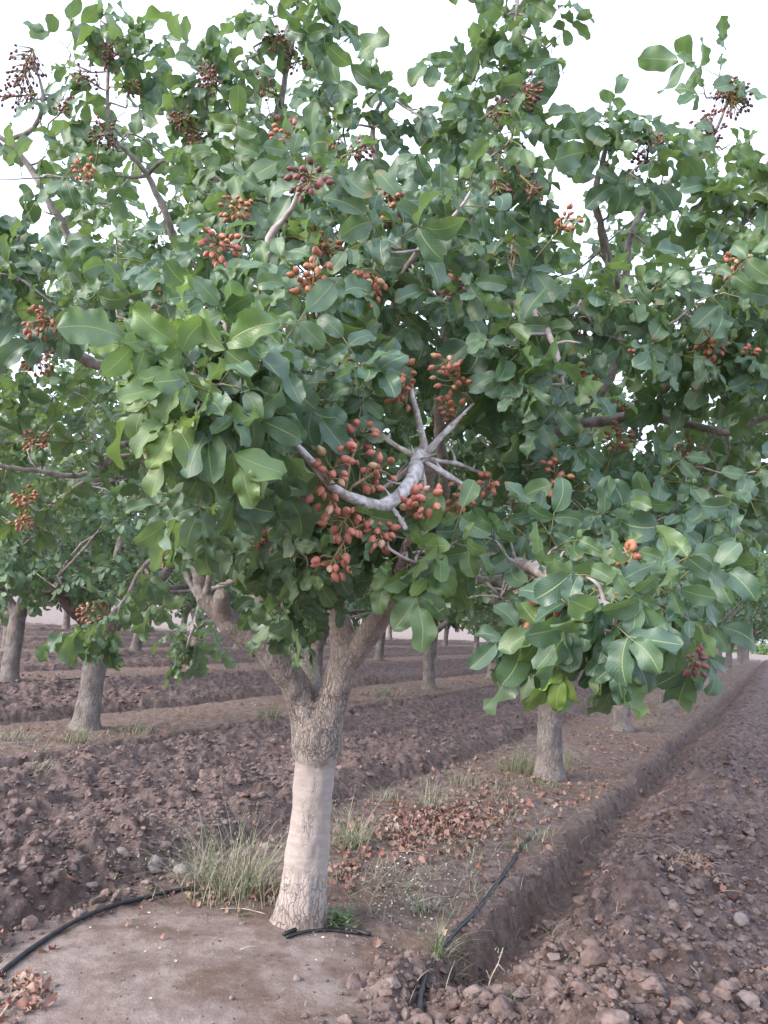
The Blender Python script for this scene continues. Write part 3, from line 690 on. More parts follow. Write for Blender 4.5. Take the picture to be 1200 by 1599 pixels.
CL = [(525, 728, 1.5, 14, .05, 'red'), (578, 742, 1.58, 12, .045, 'red'), (512, 770, 1.54, 9, .04, 'red'), (545, 805, 1.56, 13, .05, 'red'), (588, 832, 1.6, 12, .042, 'red'), (528, 862, 1.55, 8, .045, 'red'), (655, 792, 1.6, 17, .048, 'red'), (560, 690, 1.6, 6, .04, 'red'),
  (628, 606, 1.85, 18, .055, 'brown'), (705, 585, 1.95, 14, .055, 'red'), (700, 640, 1.98, 10, .045, 'brown'), (716, 775, 1.93, 9, .045, 'brown'), (765, 752, 2.0, 6, .035, 'red'), (862, 955, 1.38, 17, .05, 'brown'), (985, 876, 1.42, 8, .035, 'brown'),
  (1082, 1030, 1.85, 10, .04, 'dark'), (418, 850, 2.55, 34, .065, 'brown'), (262, 862, 2.9, 22, .06, 'brown'), (150, 958, 3.38, 34, .085, 'brown'), (342, 382, 1.95, 18, .06, 'red'), (925, 578, 2.3, 12, .06, 'red'), (245, 470, 2.1, 14, .05, 'brown'), (270, 520, 2.0, 12, .045, 'brown'),
  (60, 560, 2.75, 24, .09, 'brown'), (40, 775, 2.9, 14, .06, 'brown'), (35, 812, 2.9, 12, .05, 'brown'), (430, 440, 2.1, 18, .06, 'brown'), (600, 325, 2.2, 26, .075, 'brown'), (450, 215, 2.4, 18, .07, 'red'), (440, 60, 2.68, 20, .09, 'dark'), (415, 140, 2.7, 14, .07, 'dark'), (470, 95, 2.7, 12, .07, 'dark'),
  (42, 105, 2.9, 52, .105, 'dark'), (30, 150, 2.9, 26, .09, 'dark'), (172, 90, 2.9, 20, .07, 'dark'), (138, 125, 2.9, 16, .07, 'dark'), (200, 135, 2.9, 14, .06, 'dark'), (290, 190, 2.65, 24, .06, 'dark'), (305, 225, 2.65, 14, .05, 'dark'), (130, 265, 2.5, 10, .05, 'red'), (175, 225, 2.9, 12, .06, 'dark'),
  (1138, 150, 2.68, 50, .10, 'dark'), (1108, 205, 2.68, 40, .085, 'dark'), (1012, 240, 2.45, 26, .08, 'dark'), (775, 285, 2.3, 16, .07, 'dark'), (830, 290, 2.35, 8, .05, 'dark'), (555, 235, 2.4, 16, .06, 'dark'), (370, 322, 2.2, 14, .06, 'brown'), (700, 440, 2.1, 10, .05, 'red'), (880, 350, 2.3, 10, .05, 'brown'),
  (965, 690, 2.5, 15, .07, 'brown'), (1080, 720, 2.7, 20, .09, 'brown'), (905, 512, 2.3, 10, .05, 'brown'), (1172, 550, 2.25, 4, .03, 'red'), (60, 690, 3.0, 14, .07, 'brown'), (520, 235, 2.4, 12, .06, 'dark'), (800, 380, 2.2, 8, .05, 'brown')]
rs2 = np.random.default_rng(77); cand = [q for q in SH if 1.75 < q[2] < 3.3 and 40 < q[0] < 1170 and 90 < q[1] < 900]
for q in [cand[i] for i in rs2.permutation(len(cand))[:38]]:                # more bunches half hidden among the leaves
    if any(math.hypot(q[0]-c[0], q[1]-c[1]) < 42 for c in CL): continue
    CL.append((q[0]+rs2.normal()*12, q[1]+18, q[2]-.13, int(rs2.integers(12, 26)), .06, 'dark' if q[1] < 280 else 'brown' if rs2.random() < .7 else 'red'))
for x, y, d, n, sp_, kind in CL:
    C = tp(x, y, d); k = int(np.argmin(np.linalg.norm(BP-C, axis=1))); near = d < 2.02
    c = cluster(C, BP[k], n, sp_, kind, tree, .0232 if near else .021 if kind != 'dark' else .0165, near)
    c['label'] = {'red': 'ripe pinkish red nut cluster', 'brown': 'orange brown nut cluster', 'dark': 'small dark purplish nut cluster'}[kind]

# ================================================================== THE OTHER TREES
def bg_tree(seed, lean=0.0, nshoot=430):
    global rng
    rng = np.random.default_rng(seed)
    r = empty('pistachio_tree', (0, 0, 0)); tubes = []; g = rng.standard_normal
    fk = rng.uniform(.85, 1.0); top = np.array([.03*g()+lean, .03*g(), fk]); r0 = rng.uniform(.115, .13)
    tubes.append(([np.array([0, 0, -.1]), np.array([0, 0, 0.02]), top*.15, top*.5, top*.85, top], [r0*1.65, r0*1.4, r0*1.12, r0, r0*1.02, r0*.98]))
    ends = []; a0 = rng.uniform(0, 6.3); nl = int(rng.integers(3, 5))
    for i in range(nl):
        a = a0+i*6.283/nl+.3*g(); o = np.array([math.cos(a), math.sin(a), 0])
        p1 = top+o*.16+np.array([0, 0, .22]); p2 = top+o*rng.uniform(.42, .6)+np.array([0, 0, rng.uniform(.5, .75)]); p3 = p2+o*.35+np.array([0, 0, .6]); p4 = p3+o*.2+np.array([.1*g(), .1*g(), .7])
        tubes.append(([top-np.array([0, 0, .12]), p1, p2, p3, p4], [r0*.75, r0*.58, r0*.46, r0*.3, r0*.14])); ends += [p2, p3, p4, (p2+p3)/2, (p3+p4)/2]
        s1 = p2+np.array([math.cos(a+.9), math.sin(a+.9), .25])*.7; tubes.append(([p2, (p2+s1)/2+.04*g(3), s1], [r0*.32, r0*.24, r0*.12])); ends.append(s1)
        s2 = p2+np.array([math.cos(a-.4), math.sin(a-.4), .05])*.8; tubes.append(([p2, (p2+s2)/2+.04*g(3), s2], [r0*.28, r0*.2, r0*.1])); ends.append(s2)
    trunk_object('trunk', tubes, MAT_BARK2, r, .019, .008, 3)
    lv = Leaves(); wd = MB(); c0 = np.array([lean, 0, 2.72]); EN = np.array(ends)
    clump = [c0+np.array([1.7, 1.7, 1.25])*nrm(g(3)*np.array([1, 1, .8]))*rng.uniform(.6, 1.0) for _ in range(32)]
    for i in range(nshoot):
        while True:
            q = nrm(g(3))*rng.uniform(.35, 1.0)**.5
            P = c0+q*np.array([2.12, 2.12, 1.72]); 
            cl = min(np.linalg.norm(P-c) for c in clump)
            if P[2] > 1.08+.25*rng.random() and cl < .62: break
        out = nrm((P-c0)*np.array([1, 1, .6])); A = EN[int(np.argmin(np.linalg.norm(EN-P, axis=1)))]
        low = P[2] < 1.7
        ax = nrm(out*.7+np.array([0, 0, -.5 if low else .25])+.35*g(3))
        if i % 2 == 0: tube(wd, [A, (A+P)/2+.08*g(3), P], [.016, .011, .004], 5, 0, step=.15)
        shoot(lv, P, ax, out, int(rng.integers(6, 9)), .105, .7, max(0, rng.normal(.03, .1)), .45)
    cr = lv.build('crown', PB, r, petioles=False)
    wd.obj('branch', [MAT_TWIG], r)
    kids = [o for o in bpy.data.objects if o.parent == r]
    return r, kids
protos = [bg_tree(101), bg_tree(202, .03), bg_tree(303, -.03)]
used = set()
ORD = ['first', 'second', 'third', 'fourth', 'fifth', 'sixth', 'seventh', 'eighth', 'ninth', 'tenth', 'eleventh', 'twelfth', 'thirteenth', 'fourteenth']
ROWN = {0: 'near row behind the main tree', -1: 'second row left of the main trunk', -2: 'third row back on the left', -3: 'fourth row back on the left', -4: 'fifth row at the far left', -5: 'sixth row beside the dry field'}
OFF = {0: 0.0, -1: 3.05, -2: .93, -3: -.2, -4: 1.9, -5: .7}
KEY = {(0, 1): 'grey rough barked pistachio tree standing second in the main trunk\'s row, weeds at its foot',
       (-1, 0): 'pistachio tree at the left with thick grey swollen trunk behind a hanging leafy spray',
       (-2, 1): 'pistachio tree at the left edge with short trunk dark below and pale above'}
n_bg = 0
for row in range(0, -6, -1):
    k = 0; cnt = 0
    for j in range(-2, 15):
        s, t = row*PER+rng.normal()*.08, OFF[row]+j*STEP+rng.normal()*.12
        if row == 0 and j <= 0: continue
        if row == 0 and j == 1: s, t = st(*ground_at(858, 1215)[:2])
        if row == -1 and j == 0: s, t = st(*ground_at(133, 1140)[:2])
        if row == -1 and j == 2: s, t = st(*ground_at(670, 1075)[:2])
        if row == -2 and j == 1: s, t = st(*ground_at(13, 1062)[:2])
        if row == -3 and j == 3: s, t = st(*ground_at(212, 1015)[:2])
        x, y = xy(s, t)
        if y < 3: continue
        px, py, d = proj([x, y, 1.0])
        if px < -FPX*2.0/d or px > 1200+FPX*1.2/d or d > 58: continue
        if field_mask(np.array([s]), np.array([t+1.5]))[0] > .5: continue
        v = (j+row*2) % 3; sc = rng.uniform(.93, 1.06); rz = rng.uniform(0, 6.28)
        if row == -1 and j == 0: v, sc, rz = 1, 1.0, 2.0
        src, kids = protos[v]
        if v in used:
            o = src.copy(); COL.objects.link(o)
            for c in kids:
                q = c.copy(); COL.objects.link(q); q.parent = o
        else: o = src; used.add(v)
        sc *= 1.12 if row == 0 and j > 3 else 1.0
        o.location = (x, y, hz(x, y)); o.rotation_euler = (0, 0, rz); o.scale = (sc, sc, sc)
        nm = KEY.get((row, j), f'{ORD[cnt]} pistachio tree from the camera along the {ROWN[row]}')
        cnt += 1; n_bg += 1
        tag(o, nm, 'tree', 'pistachio trees in the orchard rows')
for v in range(3):
    if v not in used:
        for c in protos[v][1]: bpy.data.objects.remove(c)
        bpy.data.objects.remove(protos[v][0])
print('background trees', n_bg)
rng = np.random.default_rng(5)

# ================================================================== SOIL CLODS, LITTER, WEEDS, HOSES
import bmesh
def ico(sub):
    bm = bmesh.new(); bmesh.ops.create_icosphere(bm, subdivisions=sub, radius=1); V = np.array([v.co[:] for v in bm.verts]); F = np.array([[v.index for v in f.verts]+[f.verts[2].index] for f in bm.faces]); bm.free(); return V, F
IV, IF = ico(2); IV3, IF3 = ico(3)
def lump(V, rough=.3, seed=0):
    o = rng.uniform(0, 50, 3)
    n = .6*noise(V[:, 0]*1.1+o[0]+V[:, 2], V[:, 1]*1.1+o[1]-V[:, 2], seed)+.4*noise(V[:, 0]*2.4+o[2], V[:, 2]*2.4+V[:, 1]*1.5, seed+1)+.2*noise(V[:, 1]*5+o[0], V[:, 0]*5+V[:, 2]*4, seed+2)
    return V*(1+rough*n[:, None]*1.6)
def angular(V):
    n = rng.standard_normal((11, 3)); n /= np.linalg.norm(n, axis=1)[:, None]; dd = rng.uniform(.55, 1.0, 11)
    r = np.min(np.where(V@n.T > .05, dd/np.maximum(V@n.T, .05), 1.25), axis=1)
    return V*r[:, None]*rng.uniform(.75, 1.2, 3)
CLV = [lump(angular(IV), .12, i) for i in range(40)]
def scatter_pts(n, r0, r1, a0=-33, a1=35):
    r = np.exp(rng.uniform(math.log(r0), math.log(r1), n)); a = np.radians(rng.uniform(a0, a1, n)); return r*np.sin(a), r*np.cos(a)
def rotm(n): 
    q = rng.standard_normal((n, 4)); q /= np.linalg.norm(q, axis=1)[:, None]; w, x, y, z = q.T
    return np.stack([1-2*(y*y+z*z), 2*(x*y-z*w), 2*(x*z+y*w), 2*(x*y+z*w), 1-2*(x*x+z*z), 2*(y*z-x*w), 2*(x*z-y*w), 2*(y*z+x*w), 1-2*(x*x+y*y)], -1).reshape(n, 3, 3)
x, y = scatter_pts(40000, 2.1, 13)
s, t, sp, row, filled, silt, tilled, fm = masks(x, y)
keep = rng.random(len(x)) < tilled*(1-silt)*np.clip(.55+.9*fbm(x*1.1, y*1.1, 3, 30), .08, 1)+.16*(1-silt)+.03*silt+.7*np.exp(-((sp-.70)/.10)**2)*(row == 0)
x, y, tl = x[keep], y[keep], tilled[keep]; z = height(x, y); R = rotm(len(x)); mb = MB()
CL3 = [lump(angular(IV3), .16, i) for i in range(30)]
for i in range(len(x)):
    sz = min(.034 if x[i] < .2 else .046, .0065*math.exp(abs(rng.normal())*.68))*(1 if tl[i] > .3 else .5)*(1+.25*rng.random()); big = sz > .017; V = (CL3[int(rng.integers(0, 30))] if big else CLV[int(rng.integers(0, 40))])@R[i].T
    V = V*np.array([1, 1, .72])*sz; r_ = rng.random()
    mb.add(V+np.array([x[i], y[i], z[i]+sz*.22]), IF3 if big else IF, c=(.5*rng.random() if r_ > .93 else 0, .5*rng.random(), 0))
tag(mb.obj('soil_clods', [MAT_CLOD], smooth=False), 'loose broken soil clods strewn over the tilled strips between rows', 'clods', kind='stuff')
print('clods', len(x))

def leaf_litter(pts, szr=(.032, .066)):
    mb = MB(); PV, Q, uv = LPROT
    z = height(pts[:, 0], pts[:, 1])
    for i in range(len(pts)):
        d = nrm(np.append(rng.standard_normal(2), .15*rng.normal())); n = nrm(np.array([.4*rng.normal(), .4*rng.normal(), 1])); n = nrm(n-d*(n@d)); b = np.cross(d, n)
        V = PV[int(rng.integers(0, len(PV)))]*rng.uniform(*szr)
        r = rng.random()
        mb.add(np.array([pts[i, 0], pts[i, 1], z[i]+.012+.012*rng.random()])+V[:, :1]*b+V[:, 1:2]*d+V[:, 2:]*n, Q, uv, (max(0, rng.normal(.3, .3)) if r < .8 else 0, .9*rng.random() if r > .85 else 0, 0))
    return mb
LPROT = leaf_protos(14, 6, 4, 2.2)
_p = LPROT[0]; _p[..., 2] = _p[..., 2]*1.3+.12*np.abs(_p[..., 0])*2
def patch(px, py, rx, ry, n):
    out = []
    for _ in range(n):
        q = on_ground(px+rx*rng.normal(), max(1008, py+ry*rng.normal())); out.append(q[:2])
    return out
pts = []
for a in [(690, 1290, 52, 20, 620), (640, 1320, 40, 18, 120), (540, 1368, 18, 14, 60), (335, 1400, 30, 10, 40), (20, 1575, 28, 26, 60), (430, 1395, 30, 16, 60), (760, 1240, 50, 20, 130), (870, 1250, 40, 14, 60), (560, 1305, 25, 20, 60)]:
    pts += patch(*a)
for rw in range(0, -5, -1):                                    # dry leaves lying along the strips under the far trees
    n = 1500 if rw in (0, -1) else 900
    tt = np.exp(rng.uniform(math.log(5.5), math.log(45), n))-4+(2.5 if rw == 0 else 0); ss = rw*PER+rng.normal(0, .42, n)
    dens = np.clip(.35+1.5*fbm(tt*.45, ss*.3+rw*9, 3, 61), 0, 1); k = rng.random(n) < dens
    X, Y = xy(ss[k], tt[k]); pts += list(np.stack([X, Y], 1))
X, Y = scatter_pts(900, 2.3, 12); pts += list(np.stack([X, Y], 1)[masks(X, Y)[5] < .4][:260])
tag(leaf_litter(np.array(pts)).obj('fallen_leaves', [MAT_LITTER]), 'rust brown fallen leaves littering the bare strips under the trees', 'leaf litter', kind='stuff')
# heap of dry leaves caught in the tilled soil on the right
hp = on_ground(1090, 1385)[:2]
mb = leaf_litter(np.array([hp+rng.normal(0, 1, 2)*np.array([.13, .16]) for _ in range(70)]), (.04, .08))
sb = MB()
for _ in range(40):
    a = np.append(hp+rng.normal(0, .12, 2), 0); a[2] = hz(a[0], a[1])+.01; d = np.append(rng.normal(0, 1, 2), .4*rng.random()); d = nrm(d)*rng.uniform(.08, .2)
    tube(sb, [a, a+d*.5+np.array([0, 0, .012]), a+d], [.0022, .0018, .001], 4, 0, c=(0, .8, 0), step=.05)
lh = mb.obj('leaf_heap', [MAT_LITTER]); sb.obj('stalks', [MAT_LITTER], lh)
tag(lh, 'heap of curled tan dry leaves caught in clods right of the furrow', 'leaf heap')

mb = MB()
for px, py, rx, ry, n in ((650, 1375, 45, 26, 230), (610, 1420, 30, 16, 60), (540, 1480, 40, 20, 25), (230, 1500, 90, 40, 25)):
    for q in patch(px, py, rx, ry, n):
        sz = rng.uniform(.003, .007); d = nrm(np.append(rng.standard_normal(2), .2*rng.normal())); n_ = nrm(np.array([.4*rng.normal(), .4*rng.normal(), 1])); b = np.cross(d, n_); o = np.array([q[0], q[1], hz(*q)+.008])
        mb.add([o-d*sz-b*sz*.6, o-d*sz*.8+b*sz*.7+n_*sz*.3, o+d*sz+b*sz*.5, o+d*sz*.9-b*sz*.8+n_*sz*.3], [[0, 1, 2, 3]])
tag(mb.obj('pale_flakes', [MAT_FLAKE], smooth=False), 'tiny whitish husk flakes scattered on brown soil right of the trunk', 'husk flakes', kind='stuff')

# weeds
def blade(mb, o, d, h, w, bend, c, k=4):
    d = nrm(d); side = nrm(np.cross(d, [0, 0, 1.0])+1e-4*rng.standard_normal(3)); hor = nrm(np.array([d[0], d[1], 0])+1e-3*rng.standard_normal(3)); V = []
    for i in range(k+1):
        f = i/k; p = o+d*h*f+hor*bend*h*f*f-np.array([0, 0, 1])*bend*.55*h*f**3; ww = w*(1-f)**.7+.0003
        V += [p-side*ww, p+side*ww]
    mb.add(V, [[2*i, 2*i+1, 2*i+3, 2*i+2] for i in range(k)], c=c); return V[-1]
def weed(px, py, wpx, hpx, n, dry, label, heads=0.0, bend=.5, bw=.0022, leafy=0, cat='weed', grp='weed clumps by the trees'):
    g0 = ground_at(px, py); d = proj(g0)[2]; W = wpx*.5*d/FPX; Hh = hpx*d/FPX
    r = empty('weed_clump', g0); tag(r, label, cat, grp); mb = MB(); hb = MB()
    for i in range(n):
        o2 = rng.normal(0, .42, 2)*W; o = np.array([o2[0], o2[1]*.9, hz(g0[0]+o2[0], g0[1]+o2[1]*.9)-g0[2]-.01])
        dd = np.array([.35*rng.normal()+.35*o2[0]/W, .35*rng.normal(), 1]); h = Hh*rng.uniform(.35, 1.0)*math.exp(-.25*(np.hypot(*o2)/W)**2)
        isdry = rng.random() < dry; c = (rng.uniform(.55, 1), 0, 0) if isdry else (0, rng.uniform(0, .9), 0)
        tipv = blade(mb, o, dd, h, bw*rng.uniform(.5, 1.2), bend*rng.uniform(.1, 1.3), c)
        if rng.random() < heads:
            a = np.array(tipv)
            for _ in range(int(rng.integers(3, 8))):
                q = a+rng.normal(0, .012, 3)+np.array([0, 0, -.01]); dv = nrm(rng.standard_normal(3)+np.array([0, 0, .6])); blade(hb if n > 200 else mb, q, dv, rng.uniform(.012, .025), .0028, .2, (rng.uniform(.5, .9), rng.uniform(0, .2), 0), 2)
    if leafy:
        for i in range(leafy):
            o2 = rng.normal(0, .5, 2)*W; o = np.array([o2[0], o2[1], hz(g0[0]+o2[0], g0[1]+o2[1])-g0[2]]); h = Hh*rng.uniform(.3, .9)
            for _ in range(5):
                blade(mb, o+np.array([0, 0, h*rng.random()]), rng.standard_normal(3)*np.array([1, 1, .5])+np.array([0, 0, .4]), rng.uniform(.02, .045), .006, .5, (0, rng.uniform(.5, 1), 0), 3)
    mb.obj('blades', [MAT_GRASS], r)
    if hb.n: hb.obj('seed_heads', [MAT_GRASS], r)
weed(375, 1402, 150, 195, 270, .74, 'tall clump of dry seeding grass left of the pale main trunk', .35, .6)
weed(318, 1380, 80, 110, 90, .8, 'thin straw coloured grass at the left fringe of the tall clump', .35, .7)
weed(548, 1325, 60, 110, 130, .55, 'grey green grass tuft just behind the main trunk on its right', .2, .5)
weed(600, 1250, 60, 45, 60, .7, 'sparse dry tuft between the main trunk and the leaf litter')
weed(672, 1262, 60, 60, 110, .75, 'greyish dry tuft behind the rust brown leaf patch', .2)
weed(725, 1225, 70, 45, 100, .7, 'low dry grass patch left of the second trunk, nearer than its weeds', .2)
weed(695, 1495, 60, 95, 60, .35, 'yellowish green long bladed grass beside the black hose', .05, .7, .0026)
weed(660, 1425, 45, 40, 70, .5, 'small dull grass tuft on the husk flakes left of the hose', .1)
weed(808, 1328, 50, 30, 60, .35, 'small green tuft growing over the black hose near the furrow edge', .0, .6, .003)
weed(840, 1310, 60, 25, 90, .7, 'low yellowed moss like grass on the furrow edge', .0, .6)
weed(812, 1205, 70, 62, 190, .35, 'dense dark green weeds at the left foot of the second trunk', .15, .4)
weed(886, 1195, 30, 45, 60, .35, 'short green weeds at the right foot of the second trunk', .1, .4)
weed(850, 1228, 70, 18, 120, .3, 'low fresh grass in front of the second trunk')
weed(530, 1447, 55, 32, 20, .1, 'low bright green broad leaved herb right of the main trunk foot', .0, .5, .002, 26)
weed(372, 1432, 26, 48, 7, .0, 'few bright green broad blades in front of the tall dry clump', .0, .8, .0045)
weed(800, 1560, 30, 45, 6, .1, 'lone green sprout with broad blades at the furrow bottom', .0, .9, .0045)
weed(712, 1560, 34, 25, 6, .2, 'flat green blades lying among clods left of the furrow end', .0, 1.2, .0045)
weed(425, 1122, 48, 40, 150, .25, 'green weed tuft behind the left fork of the main trunk', .1, .4, .003)
weed(215, 1145, 70, 28, 130, .5, 'pale green weeds right of the left swollen trunk', .1, .4, .003)
weed(118, 1158, 50, 36, 130, .6, 'yellow green grass at the foot of the left swollen trunk', .1, .4, .003)
weed(25, 1155, 60, 32, 110, .75, 'dry pale grass left of the left swollen trunk', .2, .5, .003)
weed(65, 1205, 50, 30, 60, .85, 'small straw tuft on the tilled soil at the left', .2, .6)
weed(600, 1085, 60, 22, 130, .5, 'yellowish weeds on the leaf strip before the second row', .1, .4, .004)
weed(1040, 1122, 40, 12, 60, .6, 'thin low grass on the strip beside a far trunk', .0, .4, .003)
weed(990, 1330, 40, 20, 40, .6, 'small dark green tuft on the loose soil right of the furrow', .0, .6, .003)
# thin dry grass everywhere on the strips
mb = MB(); n = 9000
tt = np.exp(rng.uniform(math.log(2.5), math.log(22), n))-3.2; rr = rng.choice([0, 0, 0, -1, -1, -2], n); ss = rr*PER+rng.normal(0.05, .36, n); X, Y = xy(ss, tt)
ok = (rng.random(n) < np.clip(.25+1.6*fbm(X*1.2, Y*1.2, 3, 88), 0, 1)) & (masks(X, Y)[5] < .35); X, Y = X[ok], Y[ok]; Z = height(X, Y)
for i in range(len(X)):
    for _ in range(3):
        o = np.array([X[i], Y[i], Z[i]])+np.append(rng.normal(0, .02, 2), -.004); dr = rng.random() < .72
        blade(mb, o, np.array([.7*rng.normal(), .7*rng.normal(), 1]), rng.uniform(.02, .14)*(1 if dr else .7), .0015, .8*rng.random(), (rng.uniform(.5, 1), 0, 0) if dr else (0, rng.random()*.8, 0), 3)
tag(mb.obj('ground_grass', [MAT_GRASS]), 'thin dry grass and seedlings sprinkled along the tree strips', 'grass', kind='stuff')

# straw and crumbled leaf bits on the soil
mb = MB(); X, Y = scatter_pts(5200, 2.2, 11); mk = masks(X, Y); ok = rng.random(len(X)) < np.where(mk[6] > .4, .22, .55)*(1-.75*mk[5]); X, Y = X[ok], Y[ok]; Z = height(X, Y)
for i in range(len(X)):
    d = nrm(np.append(rng.standard_normal(2), .12*rng.normal())); L_ = rng.uniform(.012, .05)*(2 if rng.random() < .1 else 1); o = np.array([X[i], Y[i], Z[i]+.007]); b = np.cross(d, [0, 0, 1.0])*rng.uniform(.0008, .0018); k_ = np.array([0, 0, rng.uniform(0, .008)])+b*rng.uniform(-2, 2)
    c_ = (rng.uniform(0, .3), rng.uniform(.3, 1), 0) if rng.random() < .6 else (rng.uniform(.2, .9), 0, 0)
    mb.add([o-d*L_/2-b, o-d*L_/2+b, o+k_+b, o+k_-b, o+d*L_/2+b*.6, o+d*L_/2-b*.6], [[0, 1, 2, 3], [3, 2, 4, 5]], c=c_)
tag(mb.obj('straw', [MAT_LITTER]), 'bits of straw and dry stalk sprinkled over the soil', 'straw', kind='stuff')
X, Y = scatter_pts(9000, 2.3, 12); mk = masks(X, Y); ok = rng.random(len(X)) < np.clip(.1+1.5*fbm(X*1.6, Y*1.6, 3, 19), 0, 1)*(1-mk[6])*(1-.93*mk[5])
tag(leaf_litter(np.stack([X[ok], Y[ok]], 1), (.012, .034)).obj('leaf_crumbs', [MAT_LITTER]), 'small broken bits of dry brown leaf on the tree strips', 'leaf bits', kind='stuff')
# hoses
def hose(pix, rad, label, lift=.012, extra=None):
    P = [ground_at(*p[:2])+np.array([0, 0, lift if len(p) < 3 else p[2]]) for p in pix]
    if extra: P += extra
    low = [p[2]-hz(p[0], p[1]) for p in P]; P, low = spline(P, low, .02); A8 = np.linspace(0, 6.28, 9)[:-1]
    zz = np.array([np.mean(height(p[0]+.06*np.cos(A8), p[1]+.06*np.sin(A8))) for p in P]); n_ = min(9, len(P)//2*2-1); zz = np.convolve(np.pad(zz, n_//2, 'edge'), np.ones(n_)/n_, 'valid'); P[:, 2] = zz+low
    mb = MB(); tube(mb, P, np.full(len(P), rad), 10, resample=False); tag(mb.obj('irrigation_hose', [MAT_HOSE]), label, 'hose', 'black irrigation hoses')
def hose_xyz(P, rad, label):
    mb = MB(); tube(mb, P, [rad]*len(P), 10, step=.03); tag(mb.obj('irrigation_hose', [MAT_HOSE]), label, 'hose', 'black irrigation hoses')
hose([(-60, 1580), (0, 1525), (60, 1478), (130, 1437), (200, 1411), (262, 1398), (305, 1391)], .0105, 'black hose curving along the left edge of the sandy mound', .012)
hose([(443, 1462), (470, 1454), (505, 1451), (545, 1455), (578, 1463)], .0095, 'short black hose length lying across the foot of the main trunk', .012)
hose([(448, 1466), (480, 1458), (515, 1455), (560, 1460)], .007, 'thinner black hose beside the piece at the main trunk foot', .009)
far = [np.array([*xy(.47+.05*math.sin(tt*1.3), tt), 0]) for tt in (4.6, 5.2, 5.8)]
for f in far: f[2] = hz(f[0], f[1])-.002
hose([(650, 1640), (655, 1590), (658, 1555), (672, 1510), (700, 1468), (735, 1432), (765, 1395), (795, 1355, .004), (815, 1322, .002), (838, 1298, -.004), (852, 1286, -.012)], .0105, 'long black hose running along the furrow edge away from the camera', .009)
P = [np.array([*xy(-9.2+.55+.04*math.sin(tt), tt), 0]) for tt in (2, 3, 4, 5, 6, 7)]
for f in P: f[2] = hz(f[0], f[1])+.015
hose_xyz(P, .012, 'thin dark hose along the third row past the tree at left edge')

# stones and sticks
def stone(px, py, wpx, label, flat=.6):
    g = ground_at(px, py); sz = wpx*.5*proj(g)[2]/FPX; V = lump(IV3, .16, int(rng.integers(0, 99)))*np.array([1, .8, flat])*sz
    mb = MB(); mb.add(V, IF3); o = mb.obj('stone', [MAT_STONE]); o.location = [g[0], g[1], g[2]+sz*flat*.45]; o.rotation_euler = (.2*rng.normal(), .2*rng.normal(), rng.uniform(0, 6)); tag(o, label, 'stone', 'stones on the soil')
stone(283, 1362, 27, 'pale rounded stone lowest of those left of the dry grass clump')
stone(243, 1342, 25, 'round dark grey stone on the clods left of the dry grass', .8)
stone(240, 1358, 26, 'flat light stone just below the round dark grey stone', .35)
stone(188, 1330, 20, 'pale angular stone among clods at the left')
stone(143, 1385, 26, 'broad flat stone above the curving hose', .4)
stone(115, 1422, 14, 'small pale pebble just above the curving hose')
stone(362, 1560, 10, 'small grey pebble on the sandy mound', .7)
stone(464, 1530, 14, 'brownish pebble at the right edge of the sandy mound', .7)
stone(812, 1283, 14, 'small pale stone at the brink of the furrow')
stone(1158, 1440, 28, 'rounded brown stone at the right below the leaf heap', .7)
def stick(P, rad, label, name='dry_stick', side=()):
    mb = MB(); tube(mb, P, np.linspace(rad, rad*.5, len(P)), 6, step=.02, wob=.08)
    for q in side: tube(mb, q, [rad*.7, rad*.35], 5, step=.02)
    tag(mb.obj(name, [MAT_STICK]), label, 'stick', 'dry sticks on the ground')
a = ground_at(762, 1555); d = proj(a)[2]
up_ = lambda px, py: at(px, py, d)
stick([a, up_(766, 1530), up_(778, 1505), up_(786, 1480)], .004, 'pale forked dry stem standing at the near end of the furrow', side=[[up_(778, 1505), up_(790, 1518)], [up_(766, 1530), up_(760, 1515)]])
for pa, pb, lb in (((376, 1486), (405, 1485), 'small dark stick lying on the sandy mound below the trunk'), ((610, 1333), (665, 1336), 'straight pale straw lying between trunk and leaf litter'), ((655, 1410), (705, 1403), 'pale thin stick lying left of the long hose'), ((415, 1430), (345, 1422), 'slender brown stick in front of the tall dry clump'), ((1060, 1500), (1095, 1530), 'pale stick on the loose soil right of the furrow'), ((945, 1545), (968, 1580), 'short pale stick on clods right of the furrow end')):
    a, b = ground_at(*pa), ground_at(*pb); a[2] += .008; b[2] += .010; stick([a, (a+b)/2+np.array([0, 0, .012]), b], .0032, lb)
for pa, pb, pc, lb in (((0, 1596), (25, 1565), (60, 1545), 'bent pale twig among the dry leaves in the near left corner'),):
    A = [ground_at(*q)+np.array([0, 0, .02]) for q in (pa, pb, pc)]; stick(A, .004, lb)

# far bushes along the end of the orchard on the right, and a low windbreak far away
rng = np.random.default_rng(9)
def bush(px, py, hpx, label):
    g = on_ground(px, py); d = proj(g)[2]; Hh = hpx*d/FPX; r = empty('bush', [g[0], g[1], hz(g[0], g[1])]); lv = Leaves()
    for _ in range(90):
        q = nrm(rng.standard_normal(3)); q[2] = abs(q[2]); P = q*np.array([.9, .9, .9])*Hh*rng.uniform(.5, 1); out = nrm(P+np.array([0, 0, .2])); shoot(lv, P, out, out, 5, .3, .5, rng.uniform(.3, .9), .4)
    lv.build('foliage', PB, r, petioles=False); mb = MB()
    for _ in range(5): q = nrm(rng.standard_normal(3)+np.array([0, 0, 2]))*Hh*.8; tube(mb, [np.zeros(3), q*.5, q], [.05, .04, .02], 5)
    mb.obj('stem', [MAT_TWIG], r); tag(r, label, 'bush', 'bushes beyond the orchard end')
bush(1190, 1022, 16, 'yellow green bush at the orchard end by the right edge')
